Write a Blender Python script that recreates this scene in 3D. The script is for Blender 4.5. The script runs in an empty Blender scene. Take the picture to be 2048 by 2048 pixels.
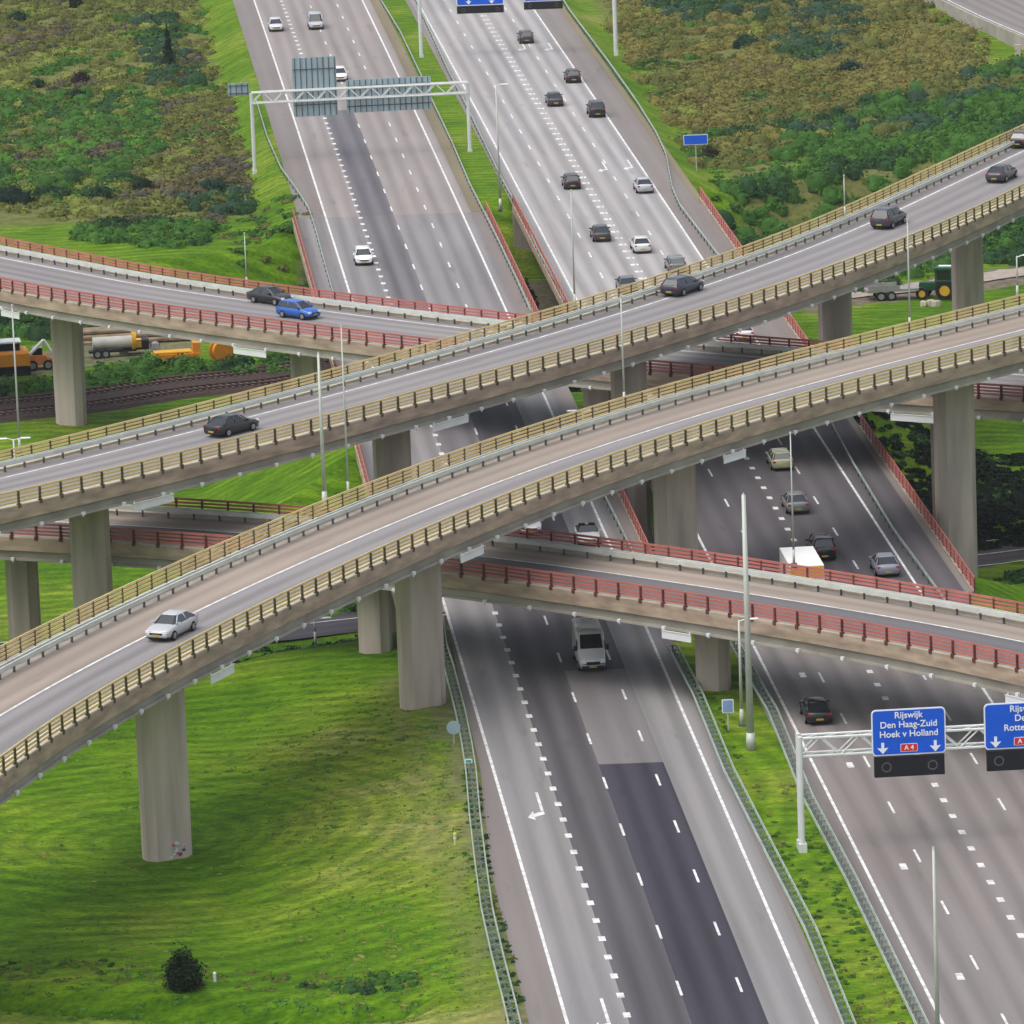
import bpy, math, random
import numpy as np
from mathutils import Vector, Matrix
random.seed(7); rng = np.random.default_rng(7)
S = bpy.context.scene
COL = S.collection
# ------------------------------------------------------------ camera
CAM_F, CAM_P, CAM_R, CAM_H = 12346.0, 0.20904, -0.0375, 101.54
_f = np.array([0, math.cos(CAM_P), -math.sin(CAM_P)]); _u = np.array([0, math.sin(CAM_P), math.cos(CAM_P)])
_x = np.array([1.0, 0, 0])
AX = _x*math.cos(CAM_R)+_u*math.sin(CAM_R); AU = -_x*math.sin(CAM_R)+_u*math.cos(CAM_R)
def at(px, py, z=0.0):
    """world x,y of the photograph's pixel (2048 frame) on the level plane z"""
    d = CAM_F*_f+(px-1024)*AX-(py-1024)*AU
    t = (z-CAM_H)/d[2]
    return np.array([d[0]*t, d[1]*t])
def px_of(x, y, z):
    v = np.array([x, y, z-CAM_H]); k = v@_f
    return 1024+CAM_F*(v@AX)/k, 1024-CAM_F*(v@AU)/k
cd = bpy.data.cameras.new('camera'); cam = bpy.data.objects.new('camera', cd); COL.objects.link(cam)
cd.sensor_width = 36; cd.lens = CAM_F/2048*36; cd.clip_start = 1; cd.clip_end = 12000
M = Matrix.Identity(4)
for i in range(3): M[i][0], M[i][1], M[i][2] = AX[i], AU[i], -_f[i]
M[2][3] = CAM_H
cam.matrix_world = M; S.camera = cam
# ------------------------------------------------------------ light
SUN_EL, SUN_AZ = math.radians(66), math.radians(-125)     # azimuth measured from +Y towards +X
w = bpy.data.worlds.new('World'); S.world = w; w.use_nodes = True
nt = w.node_tree; bg = nt.nodes['Background']
sk = nt.nodes.new('ShaderNodeTexSky'); sk.sky_type = 'NISHITA'; sk.sun_disc = False
sk.sun_elevation = SUN_EL; sk.sun_rotation = SUN_AZ; sk.air_density = 1.0; sk.dust_density = 4.0; sk.ozone_density = 1.0
hs = nt.nodes.new('ShaderNodeHueSaturation'); hs.inputs['Saturation'].default_value = 0.45
nt.links.new(sk.outputs[0], hs.inputs['Color']); nt.links.new(hs.outputs[0], bg.inputs[0]); bg.inputs[1].default_value = 0.15
sd = bpy.data.lights.new('sun', 'SUN'); sun = bpy.data.objects.new('sun', sd); COL.objects.link(sun)
sd.energy = 0.95; sd.angle = math.radians(70); sd.color = (1, .97, .93)
sv = Vector((math.sin(SUN_AZ)*math.cos(SUN_EL), math.cos(SUN_AZ)*math.cos(SUN_EL), math.sin(SUN_EL)))
sun.rotation_euler = sv.to_track_quat('Z', 'Y').to_euler(); sun.location = (0, 400, 300)
S.view_settings.view_transform = 'Standard'; S.view_settings.look = 'None'; S.view_settings.gamma = 1
S.view_settings.exposure = 0.56
S.render.engine = 'CYCLES'; S.render.resolution_x = S.render.resolution_y = 1024

# ------------------------------------------------------------ materials
MATS = {}
def mat(name, col, rough=.8, metal=0, spec=.3, var=.12, scale=1.0, detail=5, col2=None, bump=0, streak=None, emit=None):
    """principled material whose colour is broken up by two octaves of object-space noise"""
    if name in MATS: return MATS[name]
    m = bpy.data.materials.new(name); m.use_nodes = True; n = m.node_tree; N = n.nodes; L = n.links
    b = N['Principled BSDF']; b.inputs['Roughness'].default_value = rough; b.inputs['Metallic'].default_value = metal
    b.inputs['Specular IOR Level'].default_value = spec
    g = N.new('ShaderNodeNewGeometry'); t = N.new('ShaderNodeTexNoise'); t.inputs['Scale'].default_value = scale
    t.inputs['Detail'].default_value = detail
    if streak:
        mp = N.new('ShaderNodeMapping'); mp.inputs['Scale'].default_value = streak
        L.new(g.outputs['Position'], mp.inputs[0]); L.new(mp.outputs[0], t.inputs['Vector'])
    else: L.new(g.outputs['Position'], t.inputs['Vector'])
    r = N.new('ShaderNodeValToRGB'); e = r.color_ramp.elements; e[0].position = .3; e[1].position = .7
    c2 = col2 or tuple(min(1, c*(1+var)) for c in col); c1 = tuple(c*(1-var) for c in col) if not col2 else col
    e[0].color = (*c1, 1); e[1].color = (*c2, 1)
    L.new(t.outputs[0], r.inputs[0]); L.new(r.outputs[0], b.inputs['Base Color'])
    if bump:
        bm = N.new('ShaderNodeBump'); bm.inputs['Strength'].default_value = bump; L.new(t.outputs[0], bm.inputs['Height']); L.new(bm.outputs[0], b.inputs['Normal'])
    MATS[name] = m; return m

def road_mat(name, col, track=.18, patch=.15, tint2=None):
    """asphalt: UV = (metres across, metres along); polished wheel tracks, long streaks, patches, fine grain"""
    if name in MATS: return MATS[name]
    m = bpy.data.materials.new(name); m.use_nodes = True; n = m.node_tree; N = n.nodes; L = n.links
    b = N['Principled BSDF']; b.inputs['Roughness'].default_value = .82; b.inputs['Specular IOR Level'].default_value = .25
    uv = N.new('ShaderNodeUVMap'); sp = N.new('ShaderNodeSeparateXYZ'); L.new(uv.outputs[0], sp.inputs[0])
    def noise(sx, sy, sc, det=4):
        mp = N.new('ShaderNodeMapping'); mp.inputs['Scale'].default_value = (sx, sy, 1); L.new(uv.outputs[0], mp.inputs[0])
        t = N.new('ShaderNodeTexNoise'); t.inputs['Scale'].default_value = sc; t.inputs['Detail'].default_value = det; L.new(mp.outputs[0], t.inputs[0]); return t.outputs[0]
    def math_(op, a, bb, c=None):
        k = N.new('ShaderNodeMath'); k.operation = op
        for i, v in enumerate((a, bb, c)):
            if v is None: continue
            if isinstance(v, (int, float)): k.inputs[i].default_value = v
            else: L.new(v, k.inputs[i])
        return k.outputs[0]
    # wheel tracks: two dark bands per 3.5 m lane
    ph = math_('MULTIPLY', sp.outputs[0], 2*math.pi*2/3.52)
    cosv = math_('COSINE', math_('ADD', ph, math_('MULTIPLY', noise(.2, .004, 1), 1.4)), 0)
    tr = math_('MULTIPLY', cosv, track*.5)
    st = math_('MULTIPLY', math_('SUBTRACT', noise(1.3, .025, 1, 5), .5), track*1.8)
    pt = math_('MULTIPLY', math_('SUBTRACT', noise(.12, .035, 1, 3), .5), patch*2.6)
    fg = math_('MULTIPLY', math_('SUBTRACT', noise(4, 4, 1, 2), .5), .16)
    tot = math_('ADD', math_('ADD', math_('ADD', tr, st), math_('ADD', pt, fg)), 1.0)
    mx = N.new('ShaderNodeVectorMath'); mx.operation = 'SCALE'
    cm = N.new('ShaderNodeMix'); cm.data_type = 'RGBA'
    c2 = tint2 or (col[0]*1.08, col[1]*.99, col[2]*.93)
    cm.inputs[6].default_value = (*col, 1); cm.inputs[7].default_value = (*c2, 1)
    L.new(noise(.1, .02, 1.7, 3), cm.inputs[0]); L.new(cm.outputs[2], mx.inputs[0]); L.new(tot, mx.inputs['Scale'])
    wn = math_('MULTIPLY', noise(.35, .05, 2.2, 6), 1.0)
    rr = N.new('ShaderNodeMapRange'); rr.inputs[1].default_value = .62; rr.inputs[2].default_value = .74; rr.inputs[3].default_value = 1.0; rr.inputs[4].default_value = .80
    L.new(wn, rr.inputs[0]); m2 = N.new('ShaderNodeVectorMath'); m2.operation = 'SCALE'; L.new(mx.outputs[0], m2.inputs[0]); L.new(rr.outputs[0], m2.inputs['Scale'])
    L.new(m2.outputs[0], b.inputs['Base Color'])
    MATS[name] = m; return m

def leaf_mat(name):
    if name in MATS: return MATS[name]
    m = bpy.data.materials.new(name); m.use_nodes = True; N = m.node_tree.nodes; L = m.node_tree.links
    b = N['Principled BSDF']; b.inputs['Roughness'].default_value = .75; b.inputs['Specular IOR Level'].default_value = .15
    a = N.new('ShaderNodeAttribute'); a.attribute_name = 'tint'
    g = N.new('ShaderNodeNewGeometry'); t = N.new('ShaderNodeTexNoise'); t.inputs['Scale'].default_value = 1.1; t.inputs['Detail'].default_value = 3
    L.new(g.outputs['Position'], t.inputs[0])
    mr = N.new('ShaderNodeMapRange'); mr.inputs[1].default_value = .3; mr.inputs[2].default_value = .7; mr.inputs[3].default_value = .82; mr.inputs[4].default_value = 1.25
    L.new(t.outputs[0], mr.inputs[0])
    v = N.new('ShaderNodeVectorMath'); v.operation = 'SCALE'; L.new(a.outputs['Color'], v.inputs[0]); L.new(mr.outputs[0], v.inputs['Scale'])
    L.new(v.outputs[0], b.inputs['Base Color'])
    tr = N.new('ShaderNodeBsdfTranslucent'); L.new(v.outputs[0], tr.inputs[0]); ms = N.new('ShaderNodeMixShader'); ms.inputs[0].default_value = .25
    L.new(b.outputs[0], ms.inputs[1]); L.new(tr.outputs[0], ms.inputs[2]); L.new(ms.outputs[0], N['Material Output'].inputs[0])
    MATS[name] = m; return m

def ground_mat():
    m = bpy.data.materials.new('grass_and_soil'); m.use_nodes = True; N = m.node_tree.nodes; L = m.node_tree.links
    b = N['Principled BSDF']; b.inputs['Roughness'].default_value = .9; b.inputs['Specular IOR Level'].default_value = .1
    g = N.new('ShaderNodeNewGeometry')
    def noise(sc, det, s=(1, 1, 1)):
        mp = N.new('ShaderNodeMapping'); mp.inputs['Scale'].default_value = s; L.new(g.outputs['Position'], mp.inputs[0])
        t = N.new('ShaderNodeTexNoise'); t.inputs['Scale'].default_value = sc; t.inputs['Detail'].default_value = det; t.inputs['Roughness'].default_value = .6
        L.new(mp.outputs[0], t.inputs[0]); return t.outputs[0]
    def ramp(src, stops):
        r = N.new('ShaderNodeValToRGB'); e = r.color_ramp.elements
        while len(e) < len(stops): e.new(.5)
        for k, (p, c) in zip(e, stops): k.position = p; k.color = (*c, 1)
        L.new(src, r.inputs[0]); return r.outputs[0]
    def mix(a, c, f, mode='MIX'):
        k = N.new('ShaderNodeMix'); k.data_type = 'RGBA'; k.blend_type = mode
        for i, v in ((6, a), (7, c)):
            if isinstance(v, tuple): k.inputs[i].default_value = (*v, 1)
            else: L.new(v, k.inputs[i])
        if isinstance(f, float): k.inputs[0].default_value = f
        else: L.new(f, k.inputs[0])
        return k.outputs[2]
    lu = N.new('ShaderNodeAttribute'); lu.attribute_name = 'dryness'
    ad = N.new('ShaderNodeMath'); ad.operation = 'ADD'; L.new(noise(.055, 4), ad.inputs[0]); L.new(lu.outputs['Fac'], ad.inputs[1])
    big = ramp(ad.outputs[0], [(.34, (.056, .132, .003)), (.5, (.090, .174, .006)), (.62, (.138, .200, .016)), (.75, (.20, .215, .06))])
    mid = ramp(noise(.55, 6, (.55, 1.5, 1)), [(.3, (.52, .60, .45)), (.52, (1, 1, 1)), (.72, (1.5, 1.35, 1.5))])
    c = mix(big, mid, 1.0, 'MULTIPLY')
    fine = ramp(noise(3.2, 5, (.7, 1.3, 1)), [(.3, (.55, .60, .5)), (.5, (1, 1, 1)), (.75, (1.5, 1.4, 1.5))])
    c = mix(c, fine, 1.0, 'MULTIPLY')
    # rings and rows left by the mower
    wv = N.new('ShaderNodeTexWave'); wv.wave_type = 'RINGS'; wv.rings_direction = 'Z'; wv.inputs['Scale'].default_value = .17; wv.inputs['Distortion'].default_value = 3.5; wv.inputs['Detail'].default_value = 3; wv.inputs['Detail Scale'].default_value = .5
    mo = N.new('ShaderNodeMapping'); mo.inputs['Location'].default_value = (25, -388, 0); L.new(g.outputs['Position'], mo.inputs[0]); L.new(mo.outputs[0], wv.inputs[0])
    c = mix(c, ramp(wv.outputs[1], [(.2, (.84, .88, .85)), (.8, (1.16, 1.11, 1.12))]), 1.0, 'MULTIPLY')
    at_ = N.new('ShaderNodeAttribute'); at_.attribute_name = 'zone'; sp = N.new('ShaderNodeSeparateColor'); L.new(at_.outputs['Color'], sp.inputs[0])
    dirt = ramp(noise(1.2, 5), [(.35, (.10, .075, .062)), (.65, (.20, .16, .135))])
    scrub = ramp(noise(.8, 5), [(.35, (.075, .095, .022)), (.65, (.155, .155, .05))])
    dry = ramp(noise(1.5, 5), [(.35, (.10, .12, .03)), (.65, (.22, .20, .085))])
    c = mix(c, dry, sp.outputs[2]); c = mix(c, scrub, sp.outputs[1]); c = mix(c, dirt, sp.outputs[0])
    L.new(c, b.inputs['Base Color'])
    bm = N.new('ShaderNodeBump'); bm.inputs['Strength'].default_value = .6; bm.inputs['Distance'].default_value = .15; L.new(noise(2.5, 6), bm.inputs['Height']); L.new(bm.outputs[0], b.inputs['Normal'])
    return m

m_conc = mat('pier_concrete', (.44, .375, .32), .9, var=.26, scale=.35, detail=7, streak=(2.2, 2.2, .25))
m_fascia = mat('fascia_concrete', (.36, .275, .205), .9, var=.30, scale=.5, detail=7, streak=(1, 1, 4))
m_girder = mat('girder_concrete', (.33, .305, .26), .9, var=.2, scale=.4, detail=6)
m_kerb = mat('kerb_concrete', (.46, .42, .34), .9, var=.16, scale=.7, detail=6)
m_strip = mat('edge_strip', (.30, .27, .24), .9, var=.2, scale=.8)
m_galv = mat('galvanised_steel', (.54, .57, .52), .6, .1, var=.12, scale=.8)
m_galvm = mat('aged_guard_rail', (.42, .50, .44), .7, .1, var=.15, scale=.8)
m_galvs = mat('guard_rail_spacer', (.20, .25, .22), .7, .1)
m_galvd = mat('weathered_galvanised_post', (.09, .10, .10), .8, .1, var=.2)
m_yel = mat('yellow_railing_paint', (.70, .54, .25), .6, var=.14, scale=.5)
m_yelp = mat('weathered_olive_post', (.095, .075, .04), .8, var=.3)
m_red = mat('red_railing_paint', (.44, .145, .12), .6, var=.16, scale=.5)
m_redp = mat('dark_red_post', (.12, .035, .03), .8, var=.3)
m_white = mat('road_paint', (.42, .42, .41), .7, scale=1.4, detail=6, col2=(.78, .78, .76))
m_pole = mat('lamp_post_steel', (.47, .50, .44), .5, .2, var=.06)
m_gant = mat('gantry_paint', (.62, .64, .62), .5, .1, var=.05)
m_blue = mat('sign_blue', (.010, .10, .62), .4, var=.06)
m_signw = mat('sign_white', (.80, .82, .85), .5, var=.03)
m_signr = mat('sign_red', (.62, .03, .03), .5, var=.05)
m_black = mat('matt_black', (.010, .011, .015), .6, var=.1)
m_dgrey = mat('lamp_ring_grey', (.10, .10, .10), .6)
m_back = mat('sign_back_aluminium', (.36, .46, .50), .6, .3, var=.15, scale=.8, streak=(3, 1, .2))
m_panel = mat('white_panel', (.70, .71, .71), .6, var=.05)
m_tyre = mat('tyre_rubber', (.012, .012, .012), .9)
m_rim = mat('wheel_alloy', (.35, .35, .36), .4, .7)
m_glass = mat('vehicle_glass', (.012, .016, .020), .08, spec=.9, var=.1)
m_tail = mat('tail_lamp_red', (.35, .01, .01), .3, spec=.6)
m_head = mat('head_lamp_clear', (.75, .77, .78), .15, spec=.8)
m_plate = mat('plate_yellow', (.40, .30, .05), .5)
m_leaf = leaf_mat('foliage')
m_bark = mat('bark', (.06, .045, .03), .9, var=.3)
m_rail = mat('railway_rail', (.10, .06, .045), .6, .5)
m_ballast = mat('railway_ballast', (.045, .028, .024), .95, var=.35, scale=2)
m_orange = mat('machine_orange', (.58, .22, .015), .5, var=.12)
m_yellowm = mat('machine_yellow', (.60, .34, .02), .5, var=.1)
m_steel = mat('dull_steel', (.30, .29, .28), .6, .3, var=.10)
m_tracg = mat('tractor_green', (.008, .06, .020), .45, var=.1)

# ------------------------------------------------------------ mesh helper
class MB:
    def __init__(s): s.v = []; s.f = []; s.m = []; s.uv = {}
    def quad_strip(s, A, B, mi=0, uva=None, uvb=None):
        n = len(A); o = len(s.v); s.v += [tuple(p) for p in A]+[tuple(p) for p in B]
        for i in range(n-1):
            if uva is not None: s.uv[len(s.f)] = (uva[i], uvb[i], uvb[i+1], uva[i+1])
            s.f.append((o+i, o+n+i, o+n+i+1, o+i+1)); s.m.append(mi)
    def face(s, pts, mi=0, uv=None):
        o = len(s.v); s.v += [tuple(p) for p in pts]
        if uv: s.uv[len(s.f)] = uv
        s.f.append(tuple(range(o, o+len(pts)))); s.m.append(mi)
    def box(s, c, d, mi=0, M=None):
        x, y, z = (k/2 for k in d); P = [Vector((a*x, b*y, e*z)) for e in (-1, 1) for a, b in ((-1, -1), (1, -1), (1, 1), (-1, 1))]
        if M: P = [M @ p for p in P]
        P = [p+Vector(c) for p in P]; o = len(s.v); s.v += [tuple(p) for p in P]
        for f in ((3, 2, 1, 0), (4, 5, 6, 7), (0, 1, 5, 4), (1, 2, 6, 5), (2, 3, 7, 6), (3, 0, 4, 7)):
            s.f.append(tuple(o+k for k in f)); s.m.append(mi)
    def bar(s, a, b, r, n=6, mi=0, r2=None):
        a = Vector(a); b = Vector(b); q = (b-a).to_track_quat('Z', 'Y'); r2 = r if r2 is None else r2; o = len(s.v)
        for p, rr in ((a, r), (b, r2)):
            for k in range(n):
                t = 2*math.pi*(k+.5)/n; s.v.append(tuple(p+q @ Vector((rr*math.cos(t), rr*math.sin(t), 0))))
        for k in range(n): s.f.append((o+k, o+(k+1) % n, o+n+(k+1) % n, o+n+k)); s.m.append(mi)
        s.f.append(tuple(o+n+k for k in range(n))); s.m.append(mi); s.f.append(tuple(o+n-1-k for k in range(n))); s.m.append(mi)
    def sweep(s, path, prof, mi=0, closed=False, caps=False):
        """path: list of (pos3, side2) ; prof: list of (v along side, z)"""
        rows = [[(p[0]+sd[0]*v, p[1]+sd[1]*v, p[2]+z) for v, z in prof] for p, sd in path]
        n = len(prof); o = len(s.v)
        for r in rows: s.v += r
        for i in range(len(rows)-1):
            for j in range(n if closed else n-1):
                k = (j+1) % n; s.f.append((o+i*n+j, o+i*n+k, o+(i+1)*n+k, o+(i+1)*n+j)); s.m.append(mi)
        if caps:
            s.f.append(tuple(o+j for j in range(n))); s.m.append(mi); q = o+(len(rows)-1)*n
            s.f.append(tuple(q+n-1-j for j in range(n))); s.m.append(mi)
    def loft(s, rings, mi=0, caps=True):
        n = len(rings[0]); o = len(s.v)
        for r in rings: s.v += [tuple(p) for p in r]
        for i in range(len(rings)-1):
            for j in range(n):
                k = (j+1) % n; s.f.append((o+i*n+j, o+i*n+k, o+(i+1)*n+k, o+(i+1)*n+j)); s.m.append(mi)
        if caps:
            s.f.append(tuple(o+n-1-j for j in range(n))); s.m.append(mi); q = o+(len(rings)-1)*n
            s.f.append(tuple(q+j for j in range(n))); s.m.append(mi)
    def mesh(s, name, mats, smooth=False):
        me = bpy.data.meshes.new(name); me.from_pydata(s.v, [], s.f); me.polygons.foreach_set('material_index', s.m)
        for m in (mats if isinstance(mats, (list, tuple)) else [mats]): me.materials.append(m)
        if s.uv:
            ul = me.uv_layers.new(name='UVMap')
            for fi, u in s.uv.items():
                for k, li in enumerate(me.polygons[fi].loop_indices): ul.data[li].uv = u[k]
        if smooth: me.polygons.foreach_set('use_smooth', [True]*len(me.polygons))
        me.update(); return me
def link(name, me, parent=None, loc=(0, 0, 0), rz=0, kind=None):
    o = bpy.data.objects.new(name, me); COL.objects.link(o); o.location = loc; o.rotation_euler = (0, 0, rz)
    if parent: o.parent = parent
    if kind: o['kind'] = kind
    return o
def tag(o, label, cat, group=None, kind=None):
    o['label'] = label; o['category'] = cat
    if group: o['group'] = group
    if kind: o['kind'] = kind
    return o
def thing(name, label, cat, loc=(0, 0, 0), rz=0, group=None): return tag(link(name, None, None, loc, rz), label, cat, group)
def copy_tree(o, parent=None):
    c = o.copy(); COL.objects.link(c); c.parent = parent
    for ch in o.children: copy_tree(ch, c)
    return c

# ------------------------------------------------------------ shared geometry of the place
def RX(Y, o=0.0):
    """x of the motorway reference line (offset o metres across) at world Y"""
    d = Y-400; return o-.0675*d-1.0e-5*d*d
def RD(Y):
    v = Vector((-.0675-2e-5*(Y-400), 1.0)); return v.normalized()
A_, B_, C_, D_ = -2.1, 11.9, 18.9, 33.0
def sstep(t): t = np.clip(t, 0, 1); return t*t*(3-2*t)
def terrain(x, y):
    x = np.asarray(x, float); y = np.asarray(y, float)
    t = y-.3*x; t2 = y-.5*x; o = x-RX(y)
    near = -1.5-2.5*np.clip((t-424)/17, 0, 1)-2.5*np.clip((t-453)/6, 0, 1)      # gentle near field, path shelf, road cut
    near = np.where(x > 15, -.6-3.4*np.clip((t-430)/11, 0, 1)-2.5*np.clip((t-453)/6, 0, 1), near)
    far = -6.5+4.7*np.clip((t2-620)/13, 0, 1)
    plain = np.where(t < 540, near, far)
    dist = np.maximum(-4.9-o, o-36.3); dist = np.maximum(dist, 0)
    sl = np.where(y < 440, .10, .5)
    bank = np.maximum(-.02-np.maximum(dist-.6, 0)*sl, -6.5)
    z = np.maximum(plain, bank)
    cut1 = -4.0-2.5*np.clip((t-453)/6, 0, 1)+np.maximum(0, np.maximum((446-t)/1.2, 0))
    cut1 = np.where(t > 480, -6.5+np.maximum(0, t-500)/1.7, cut1)
    cut2 = -6.5+np.maximum(0, np.maximum((538-y), (t2-628)))/1.4
    z = np.minimum(z, np.minimum(np.maximum(cut1, -6.5), np.maximum(cut2, -6.5)))
    # ditch in the near lawn
    dc = 348.6-(x+20)*.36; dd = np.abs(y-dc); z = z-1.5*np.exp(-(dd/1.5)**2)*sstep((-5.5-x)/3)
    n = np.sin(x*.31+y*.13)*.10+np.sin(x*.11-y*.27)*.12
    z = z+n*sstep((dist-1.0)/6)
    return z
def zt(x, y): return float(terrain(x, y))

def inpoly(x, y, poly):
    p = np.array(poly); r = np.zeros(len(x), bool); j = len(p)-1
    for i in range(len(p)):
        xi, yi, xj, yj = p[i, 0], p[i, 1], p[j, 0], p[j, 1]
        c = ((yi > y) != (yj > y)) & (x < (xj-xi)*(y-yi)/(yj-yi+1e-12)+xi); r ^= c; j = i
    return r
# ------------------------------------------------------------ ground sheet
gx = np.concatenate([[-5000, -2000, -800, -300], np.arange(-110, 110.1, 1.2), [300, 800, 2000, 5000]])
gy = np.concatenate([[-1500, -400, 0, 150, 230], np.arange(290, 860.1, 1.4), [900, 1000, 1400, 2500, 4000, 7000]])
X, Y = np.meshgrid(gx, gy); Z = terrain(X, Y)
nx, ny = len(gx), len(gy)
me = bpy.data.meshes.new('ground')
idx = np.arange(nx*ny).reshape(ny, nx)
fa = np.stack([idx[:-1, :-1], idx[:-1, 1:], idx[1:, 1:], idx[1:, :-1]], -1).reshape(-1, 4)
me.from_pydata(np.stack([X, Y, Z], -1).reshape(-1, 3).tolist(), [], fa.tolist())
T1, T2, O = Y-.3*X, Y-.5*X, X-RX(Y)
dirt = np.zeros_like(X)
dirt = np.maximum(dirt, ((T2 > 580) & (T2 < 592) & (X < 0))*.9)
dirt = np.maximum(dirt, ((X > -32) & (X < -8) & (Y < 578) & (Y > 578-(X+34)*1.5) & (Y > 548))*.95)
dirt = np.maximum(dirt, ((O > -5) & (O < 36.5) & (((Y > 540) & (Y < 622)) | ((Y > 455) & (Y < 502))))*.85)
dirt = np.maximum(dirt, ((X > 30) & (T2 > 584) & (T2 < 593))*.9)
dirt = np.maximum(dirt, ((X < -30) & (T2 > 603) & (T2 < 616))*.7)
dirt = np.maximum(dirt, ((O > -5.2) & (O < -1.9) & (Y < 444))*.5)
scrub = (((O < -14) | (O > 45)) & (Y > 628+.5*X*(X < 0)))*1.0
scrub = np.where((O > 36) & (Y > 640), sstep((O-41)/3), scrub)
scrub = np.where((O < -5) & (Y > 632), sstep((-8.5-O)/2.0)*sstep((Y-640)/4), scrub); scrub = np.where((O < 0) & (Y <= 640), 0, scrub)
q_ = np.array([at(a, b, -1.8) for a, b in ((1770, -60), (1900, 60), (1985, 120), (1900, 185), (1640, 300), (1560, 345), (1640, 360), (1900, 260), (2400, 120), (2400, -60))])
scrub = np.where(inpoly(X.ravel(), Y.ravel(), q_).reshape(X.shape), 0, scrub)
dry = np.exp(-((O+6.9+.012*(Y-400))/.9)**2)*(Y < 425)*.55
col = np.stack([dirt, scrub, dry, np.ones_like(X)], -1).reshape(-1, 4).astype(np.float32)
ca = me.color_attributes.new('zone', 'FLOAT_COLOR', 'POINT'); ca.data.foreach_set('color', col.ravel())
dryn = np.where(Y < 428, -.055+.13*sstep((X+20)/10)+.12*sstep((349-Y-.36*(X+20))/3)*(X < 0), .0)
dc_ = np.abs(Y-(348.6-(X+20)*.36)); dryn = dryn-.26*np.exp(-(dc_/1.3)**2)*(X < -7)
dryn = np.where((X > 5) & (Y < 440), .02, dryn); dryn = np.where((Y > 440) & (Y < 620), -.06, dryn)
da = me.attributes.new('dryness', 'FLOAT', 'POINT'); da.data.foreach_set('value', dryn.ravel().astype(np.float32))
me.polygons.foreach_set('use_smooth', [True]*len(me.polygons)); me.materials.append(ground_mat())
link('ground', me, kind='structure')

# ------------------------------------------------------------ motorway carriageways
Ys = np.arange(280, 900.1, 4.0)
RM = {'light': road_mat('asphalt_light', (.205, .205, .210), .24), 'mid': road_mat('asphalt_mid', (.078, .076, .084), .36), 'brownfar': road_mat('asphalt_brown_far', (.235, .217, .212), .22), 'fardark': road_mat('asphalt_far_dark', (.115, .112, .128), .3), 'bridgeout': road_mat('asphalt_bridge_out', (.090, .086, .094), .2),  # mid: charcoal lane, its colour lowered further for shade under the ramps
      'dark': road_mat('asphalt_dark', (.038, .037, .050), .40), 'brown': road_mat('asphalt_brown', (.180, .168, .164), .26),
      'bridge': road_mat('asphalt_bridge', (.190, .188, .194), .28), 'bridges': road_mat('asphalt_bridge_streaked', (.125, .122, .132), .35), 'bridged': road_mat('asphalt_bridge_dark', (.056, .054, .066), .3),  # bridged: dark asphalt with under-deck shade put into its colour
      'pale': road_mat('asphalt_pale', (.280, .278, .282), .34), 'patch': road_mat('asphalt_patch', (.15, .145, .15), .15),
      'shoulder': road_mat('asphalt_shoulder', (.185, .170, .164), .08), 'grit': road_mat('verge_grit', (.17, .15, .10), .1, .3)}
RK = list(RM); RL = [RM[k] for k in RK]
def ribbon(mb, o0, o1, y0, y1, z, mi, step=4.0):
    ys = np.arange(y0, y1+.01, (y1-y0)/max(1, math.ceil((y1-y0)/step)))
    a = [(RX(y, o0), y, z) for y in ys]; b = [(RX(y, o1), y, z) for y in ys]
    mb.quad_strip(a, b, mi, [(o0, y) for y in ys], [(o1, y) for y in ys])
mb = MB()
L0, L1_, L2_, L3_ = A_, A_+3.5, A_+7.0, A_+10.5
def seg(o0, o1, lst, mb):
    for (y0, y1, k) in lst: ribbon(mb, o0, o1, y0, y1, .0, RK.index(k))
seg(-4.9, L0, [(444, 628, 'bridge'), (628, 900, 'shoulder')], mb)
edge = sorted([tuple(at(a, b)) for a, b in ((893, 1225), (908, 1310), (930, 1410), (960, 1536), (969, 1629), (981, 1735), (1002, 1827), (1024, 1907), (1037, 1960), (1058, 2048), (1085, 2150), (1180, 2600))], key=lambda q: q[1])
ey = np.arange(282, 444.1, 3.0); ex_ = np.interp(ey, [q[1] for q in edge], [q[0] for q in edge])
mb.quad_strip([(a, y, 0) for a, y in zip(ex_, ey)], [(RX(y, L0), y, 0) for y in ey], RK.index('shoulder'), [(a-RX(y), y) for a, y in zip(ex_, ey)], [(L0, y) for y in ey])
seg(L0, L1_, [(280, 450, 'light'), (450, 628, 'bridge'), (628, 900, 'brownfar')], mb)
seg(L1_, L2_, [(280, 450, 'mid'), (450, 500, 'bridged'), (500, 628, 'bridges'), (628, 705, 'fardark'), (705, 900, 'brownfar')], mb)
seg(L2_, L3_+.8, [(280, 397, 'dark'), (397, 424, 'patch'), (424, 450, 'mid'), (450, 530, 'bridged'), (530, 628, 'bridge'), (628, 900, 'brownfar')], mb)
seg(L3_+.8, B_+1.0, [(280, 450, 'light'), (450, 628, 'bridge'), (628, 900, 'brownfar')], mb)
link('motorway_carriageway_inbound', mb.mesh('carriageway', RL), kind='structure')
mb = MB()
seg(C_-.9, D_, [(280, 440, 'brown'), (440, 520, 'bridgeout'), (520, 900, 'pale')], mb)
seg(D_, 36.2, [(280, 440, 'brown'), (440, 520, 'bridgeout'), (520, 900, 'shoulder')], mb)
link('motorway_carriageway_outbound', mb.mesh('carriageway', RL), kind='structure')
mb = MB()
ribbon(mb, B_+1.0, B_+1.45, 280, 444, .02, RK.index('shoulder')); ribbon(mb, B_+1.0, B_+2.3, 628, 900, .02, RK.index('grit'))
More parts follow.
